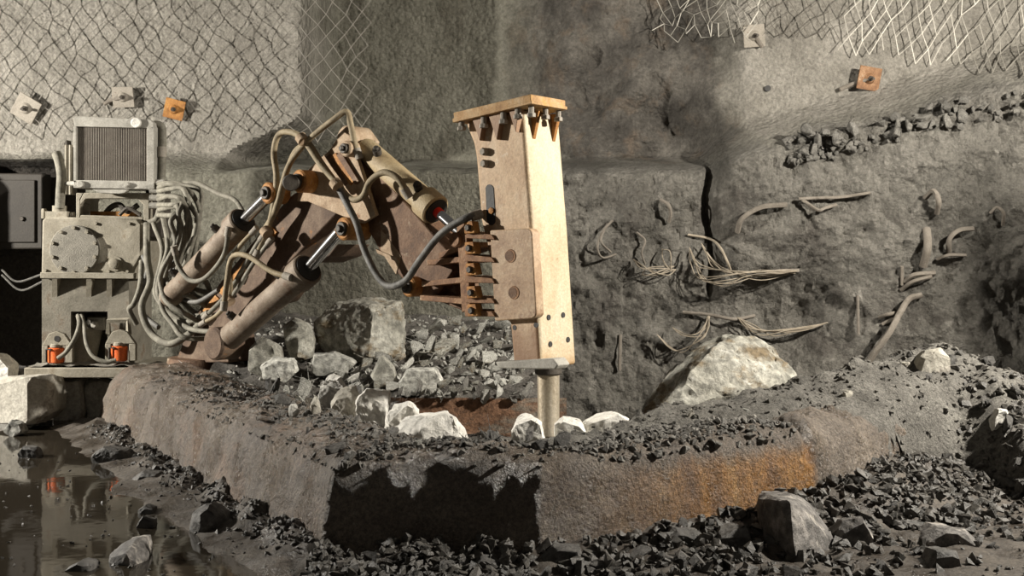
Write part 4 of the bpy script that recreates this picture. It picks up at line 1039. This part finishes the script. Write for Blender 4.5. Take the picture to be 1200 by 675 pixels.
for i in range(4):
    k = MB(); c = P(184, 214+i*9, YU+.02); k.cyl(c-Vector((.07,0,0)), c+Vector((.07,0,0)), .034, 10); k.build('hose_fitting', M['radiator_frame'], pu)
k = MB(); c = P(176,238,YU+.2); k.box(c.x-.05,c.x+.12,c.y,c.y+.3,c.z-.35,c.z+.25); k.build('manifold', M['dark_metal'], pu, bevel=.01)

# platform
pf_ = MB(); A = P(28,431,10.72)
pf_.box(A.x, A.x+1.5, 10.72, 11.9, A.z-.10, A.z+.0)
pl_ = thing('steel_platform', (A.x+.75, 11.3, 0), 'low dusty steel platform under the hydraulic tank', 'platform')
pf_.build('deck', M['tank'], pl_, bevel=.01)
for x in (A.x+.25, A.x+1.25):
    for y in (11.0, 11.75):
        k = MB(); k.box(x-.06,x+.06,y-.06,y+.06,-.03,A.z-.1); k.build('leg', M['dark_metal'], pl_)
def dz(x, y): return A.z + .012 + .05*max(0, fbm(Vector((x*5, y*5, 1)))+.1)
dd = grid(lambda x, y: Vector((x, y, dz(x, y))), frange(A.x+.02, A.x+1.45, .03), frange(10.73, 11.0, .03))
setp(dd.build('dust_layer', M['disc'], rec=False), 'dust and grit lying on the platform edge below the orange jacks', 'dust', kind='stuff')

# dark panel in the recess
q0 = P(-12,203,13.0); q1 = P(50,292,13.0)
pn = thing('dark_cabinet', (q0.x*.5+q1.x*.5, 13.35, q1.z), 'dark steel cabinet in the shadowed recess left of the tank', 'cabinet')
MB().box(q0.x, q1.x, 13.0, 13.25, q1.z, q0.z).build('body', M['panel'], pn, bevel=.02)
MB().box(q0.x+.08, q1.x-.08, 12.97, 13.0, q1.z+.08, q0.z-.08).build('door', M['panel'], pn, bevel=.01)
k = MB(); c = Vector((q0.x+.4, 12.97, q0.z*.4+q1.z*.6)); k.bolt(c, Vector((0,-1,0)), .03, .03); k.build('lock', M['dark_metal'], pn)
for w, (pts, lb) in enumerate([([(2,316),(20,330),(48,322)],'upper sagging black cable below the dark cabinet'), ([(2,322),(24,340),(50,330)],'lower sagging black cable below the dark cabinet')]):
    k = MB(); k.tube([P(x,y,12.2) for x,y in pts], .012, 6); setp(k.build('cable', M['dark_hose'], None), lb, 'cable')

# ------------------------------------------------------------------ wall mesh, bolts, strands
def net(name, label, fmap, ni, nj, r, off, m, jit=0.0, skip=0.0, seed=1, flat=None):
    b = MB(); rr = random.Random(seed); Ja = {}
    for i in range(ni):
        pts = []
        for j in range(nj):
            a = i + ((i+j) % 2); key = (a, j)
            if key not in Ja: Ja[key] = (rr.gauss(0, jit), rr.gauss(0, jit), rr.uniform(0, .05))
            u, v, w = Ja[key]; px, py = fmap(a, j); px += u; py += v
            if px is None: continue
            if flat and px > flat[0]:
                Y = flat[1]; p = P(px, py, Y-w*.3)
            else: p = WP(px, py, off+w)
            pts.append(p)
        run = []
        for p in pts:
            if rr.random() < skip:
                if len(run) > 1: b.tube(run, r, 4, smooth=False)
                run = []
            run.append(p)
        if len(run) > 1: b.tube(run, r, 4, smooth=False)
    return setp(b.build(name, M[m], None, angle=None), label, 'wire mesh')
def f_left(a, j):
    px = 436 - a*11.2 + (j-11)*.0; py = 160 - j*13.4
    px += 3*math.sin(j*.7+a*.2) - (3 if a < 3 else 0); py += 3*math.sin(a*.35) - .02*max(0, a-12)*j*.3
    if j == 0: py += 4*math.sin(a*1.3)
    return px, py
net('wire_mesh', 'large diamond wire mesh hanging over the upper left wall', f_left, 62, 22, .0055, .03, 'mesh_wire', .8, 0, 1, flat=(332, 12.75))
def f_right(a, j):
    return 1235 - a*9 + j*4, 94 - j*18 - a*1.3 + 5*math.sin(a*.8)
net('wire_mesh', 'slanted wire mesh across the upper right corner of the wall', f_right, 28, 12, .0055, .06, 'wire_bright', 1.6, .03, 2)
def f_mid(a, j):
    return 985 - a*9 + j*3, 46 - j*11 - a*.5
net('wire_mesh', 'crumpled wire mesh along the top edge above the pale bolt plate', f_mid, 14, 10, .0055, .05, 'wire', 2.5, .08, 3)
def f_torn(a, j):
    return 878 - a*7.2 + j*2.5, 46 + 6*math.sin(a*1.1) - a*.4 - j*8.5
net('wire_mesh', 'torn wire mesh with ragged loose ends at top centre', f_torn, 16, 13, .0058, .22, 'wire_bright', 2.8, .05, 4)

def bolt_plate(px, py, s, rot, m, label, r_px=4, tail=None, hole=False):
    c = WP(px, py, .10); t = thing('bolt_plate', c, label, 'bolt plate'); a = s/F*c.y/2
    u = Vector((math.cos(rot), .12, math.sin(rot))).normalized(); v = Vector((-math.sin(rot), -.15, math.cos(rot))).normalized(); n_ = u.cross(v).normalized()
    if n_.y > 0: n_ = -n_
    b = MB(); b.prism([c+u*a+v*a, c-u*a+v*a, c-u*a-v*a, c+u*a-v*a], -n_*.02); pl = b.build('plate', M[m], t, bevel=.004)
    b = MB(); b.lathe(c-n_*.01, c+n_*.03, [(0,a*.55),(1,a*.32)], 20); b.build('dome', M[m], pl)
    b = MB(); b.bolt(c+n_*.025, n_, a*.24, .03); b.cyl(c+n_*.03, c+n_*.12, a*.12, 10); b.cyl(c-n_*.14, c, a*.15, 8); b.build('bolt', M['dark_metal'], t)
    if tail:
        b = MB(); b.tube([c+n_*.03]+[WP(x, y, .06) for x, y in tail], .025, 8, smooth=False); b.build('bar', M['bar'], t)
bolt_plate(30,127,28,-.55,'plate_grey','tilted grey bolt plate at the far left of the upper wall')
bolt_plate(144,114,24,.05,'plate_grey','square grey bolt plate just above the radiator', tail=[(128,118),(122,122)])
bolt_plate(204,128,23,-.25,'rust','orange rusty square bolt plate right of the radiator top')
bolt_plate(884,42,26,.1,'plate_grey','pale dusty bolt plate below the torn mesh at top', tail=[(893,55)])
bolt_plate(1019,92,27,-.15,'bracket','rust-brown bolt plate with a bar on the upper right wall', tail=[(1000,98),(984,105)])
b = MB(); c = WP(899,104,.0); b.lathe(c+Vector((0,.05,0)), c-Vector((0,.035,0)), [(0,.03),(1,.036)], 16); setp(b.build('drill_hole', M['black'], None), 'small round black drill hole in the pale upper right wall', 'hole')

def strands(name, label, cat, paths, r, m, off=.08, jit=0, copies=1, seed=1):
    t = None; rr = random.Random(seed); b = MB()
    for pth in paths:
        for c in range(copies):
            pts = []; n = len(pth)
            for i, q in enumerate(pth):
                s = math.sin(math.pi*i/(n-1)) if n > 1 else 0
                o = q[2] if len(q) > 2 else off
                pts.append(WP(q[0]+rr.gauss(0,jit)*s, q[1]+rr.gauss(0,jit)*s, o+abs(rr.gauss(0,.02))*s))
            b.tube(pts, r, 6, 7)
    return setp(b.build(name, M[m], None, angle=60), label, cat)
S = strands
S('wire_bundle', 'large bundle of frayed straw-coloured strands right of the hammer, middle of the wall', 'wires',
  [[(808,290,.1),(815,308,.2),(830,318,.25),(870,320,.25),(915,318,.18),(934,318,.04)], [(822,285,.1),(832,300,.2),(850,316,.25),(890,322,.2),(932,319,.04)], [(812,300,.1),(826,326,.22),(850,330,.26),(885,324,.2),(932,320,.04)]], .0055, 'strand', jit=4.5, copies=4, seed=2)
S('cable', 'looped grey cable curving above the large straw-coloured strands', 'cable', [[(806,275,.03),(832,280,.14),(844,290,.18),(852,306,.2),(856,316,.15)]], .014, 'strand')
S('wire_bundle', 'small frayed wire tuft left of the large straw strands', 'wires', [[(742,304,.05),(755,316,.16),(775,322,.16),(792,316,.1)], [(752,322,.06),(768,318,.16),(790,312,.1)], [(776,292,.05),(778,305,.14),(786,318,.12)]], .006, 'strand', jit=4, copies=3, seed=3)
S('wire_bundle', 'hanging loop of thin pale wires below the large straw strands, near the boulder', 'wires', [[(830,368,.1),(828,385,.2),(818,400,.22),(800,412,.2),(786,408,.14),(770,392,.06)], [(832,370,.1),(824,388,.2),(806,390,.2),(788,384,.1)]], .006, 'strand', jit=3, copies=3, seed=4)
S('wire_bundle', 'sagging straw strands above the large pale boulder', 'wires', [[(864,372,.06),(880,384,.16),(905,388,.2),(940,386,.16),(970,378,.04)], [(868,376,.06),(890,390,.16),(925,386,.18),(968,379,.04)]], .0065, 'strand', jit=2.5, copies=4, seed=5)
S('steel_bar', 'dark bent bar running left from the sagging strands', 'bar', [[(800,366,.04),(832,369,.1),(860,374,.08),(884,370,.02)]], .02, 'bar')
S('steel_bar', 'short bar end from which the large straw strands hang', 'bar', [[(880,324,.06),(910,318,.08),(936,317,.02)]], .022, 'bar')
S('cable', 'thick dusty cable bent downward on the upper right wall', 'cable', [[(864,272,.02),(870,256,.08),(892,243,.1),(922,240,.04)]], .03, 'bar')
S('steel_bar', 'horizontal thin bar at the top of the right wall', 'bar', [[(936,233,.06),(960,232,.07),(986,231,.05),(1020,226,.02)]], .018, 'bar')
S('cable', 'small hooked cable below the thin horizontal bar', 'cable', [[(940,234,.05),(958,246,.09),(966,244,.08),(980,240,.03)]], .02, 'bar')
S('cable', 'long thick rope-like cable sloping down to the mound at right', 'cable', [[(1080,346,.04),(1066,350,.1),(1056,364,.14),(1042,390,.16),(1026,412,.16),(1014,432,.1)]], .034, 'bar')
S('steel_bar', 'upper one of two curved bars at the right of the wall', 'bar', [[(1060,330,.03),(1072,322,.1),(1096,320,.03)]], .026, 'bar')
S('steel_bar', 'lower one of two curved bars at the right of the wall', 'bar', [[(1056,340,.03),(1070,330,.1),(1092,324,.03)]], .022, 'bar')
S('cable', 'arched cable hook beside the dark shadow at the right', 'cable', [[(1112,296,.03),(1113,280,.12),(1124,270,.13),(1140,268,.03)]], .028, 'bar')
S('steel_bar', 'short level bar below the arched cable hook', 'bar', [[(1098,304,.03),(1112,299,.08),(1132,299,.03)]], .018, 'bar')
S('steel_bar', 'thick upright bar left of the arched cable hook', 'bar', [[(1086,268,.03),(1087,290,.08),(1082,312,.03)]], .042, 'bar')
S('steel_bar', 'thin upright bar below the thick upright bar', 'bar', [[(1057,312,.04),(1057,334,.04)]], .018, 'bar')
S('cable', 'short bent cable stub high on the far right wall', 'cable', [[(1084,232,.02),(1094,224,.12),(1100,236,.12),(1098,250,.03)]], .03, 'bar')
S('cable', 'hook-shaped wire at the right edge of the lit wall', 'cable', [[(1160,250,.02),(1168,243,.08),(1176,250,.08),(1175,264,.03)]], .018, 'bar')
S('steel_bar', 'thin vertical bar above the right half of the mound', 'bar', [[(1005,346,.04),(1006,392,.04)]], .016, 'bar')
S('steel_bar', 'pair-like short vertical bar near the lower wall behind the chisel', 'bar', [[(727,392,.06),(726,434,.06)]], .02, 'bar')
S('cable', 'looped dark wire on the wall right of the hammer', 'cable', [[(718,258,.02),(706,272,.1),(700,290,.12),(706,302,.12),(722,298,.04)], [(712,262,.03),(704,282,.1),(716,296,.05)]], .014, 'bar')
S('cable', 'curved stub just below the ledge right of the hammer', 'cable', [[(774,234,.03),(783,240,.12),(786,250,.12),(784,260,.04)]], .022, 'bar')
S('cable', 'thin twisted wire left of the large straw strands', 'cable', [[(746,272,.03),(756,282,.1),(752,296,.1),(756,310,.04)]], .012, 'bar')
S('cable', 'short forked stub low on the right wall', 'cable', [[(1030,372,.03),(1042,368,.09),(1054,366,.03)], [(1034,380,.03),(1050,372,.08)]], .02, 'bar')

# ------------------------------------------------------------------ light, world, camera
def lamp(name, loc, to, power, size, col):
    l = bpy.data.lights.new(name, 'AREA'); l.shape = 'DISK'; l.size = size; l.energy = power; l.color = col
    o = bpy.data.objects.new(name, l); o.location = loc; COL.objects.link(o)
    o.rotation_euler = (Vector(to)-Vector(loc)).to_track_quat('-Z', 'Y').to_euler(); return o
lamp('floodlight', (-9.6, 8.7, 3.3), (0, 9.2, 1.5), 1500, .3, (1, .95, .86))
lamp('floodlight', (6.5, 6.6, 4.5), (.6, 9.5, 1.6), 1350, .3, (1, .94, .84))
w = bpy.data.worlds.new('tunnel_air'); SC.world = w; w.use_nodes = True
w.node_tree.nodes['Background'].inputs[0].default_value = (1, .93, .82, 1); w.node_tree.nodes['Background'].inputs[1].default_value = .085
cam = bpy.data.cameras.new('camera'); co = bpy.data.objects.new('camera', cam); COL.objects.link(co)
co.location = (0, 0, H); co.rotation_euler = (math.radians(90), 0, 0)
cam.sensor_width = 36; cam.lens = 36*F/1200; cam.shift_y = -37.5/1200
SC.camera = co
vs = SC.view_settings; vs.view_transform = 'Standard'; vs.look = 'None'; vs.gamma = 1; vs.use_curve_mapping = False; vs.exposure = 0
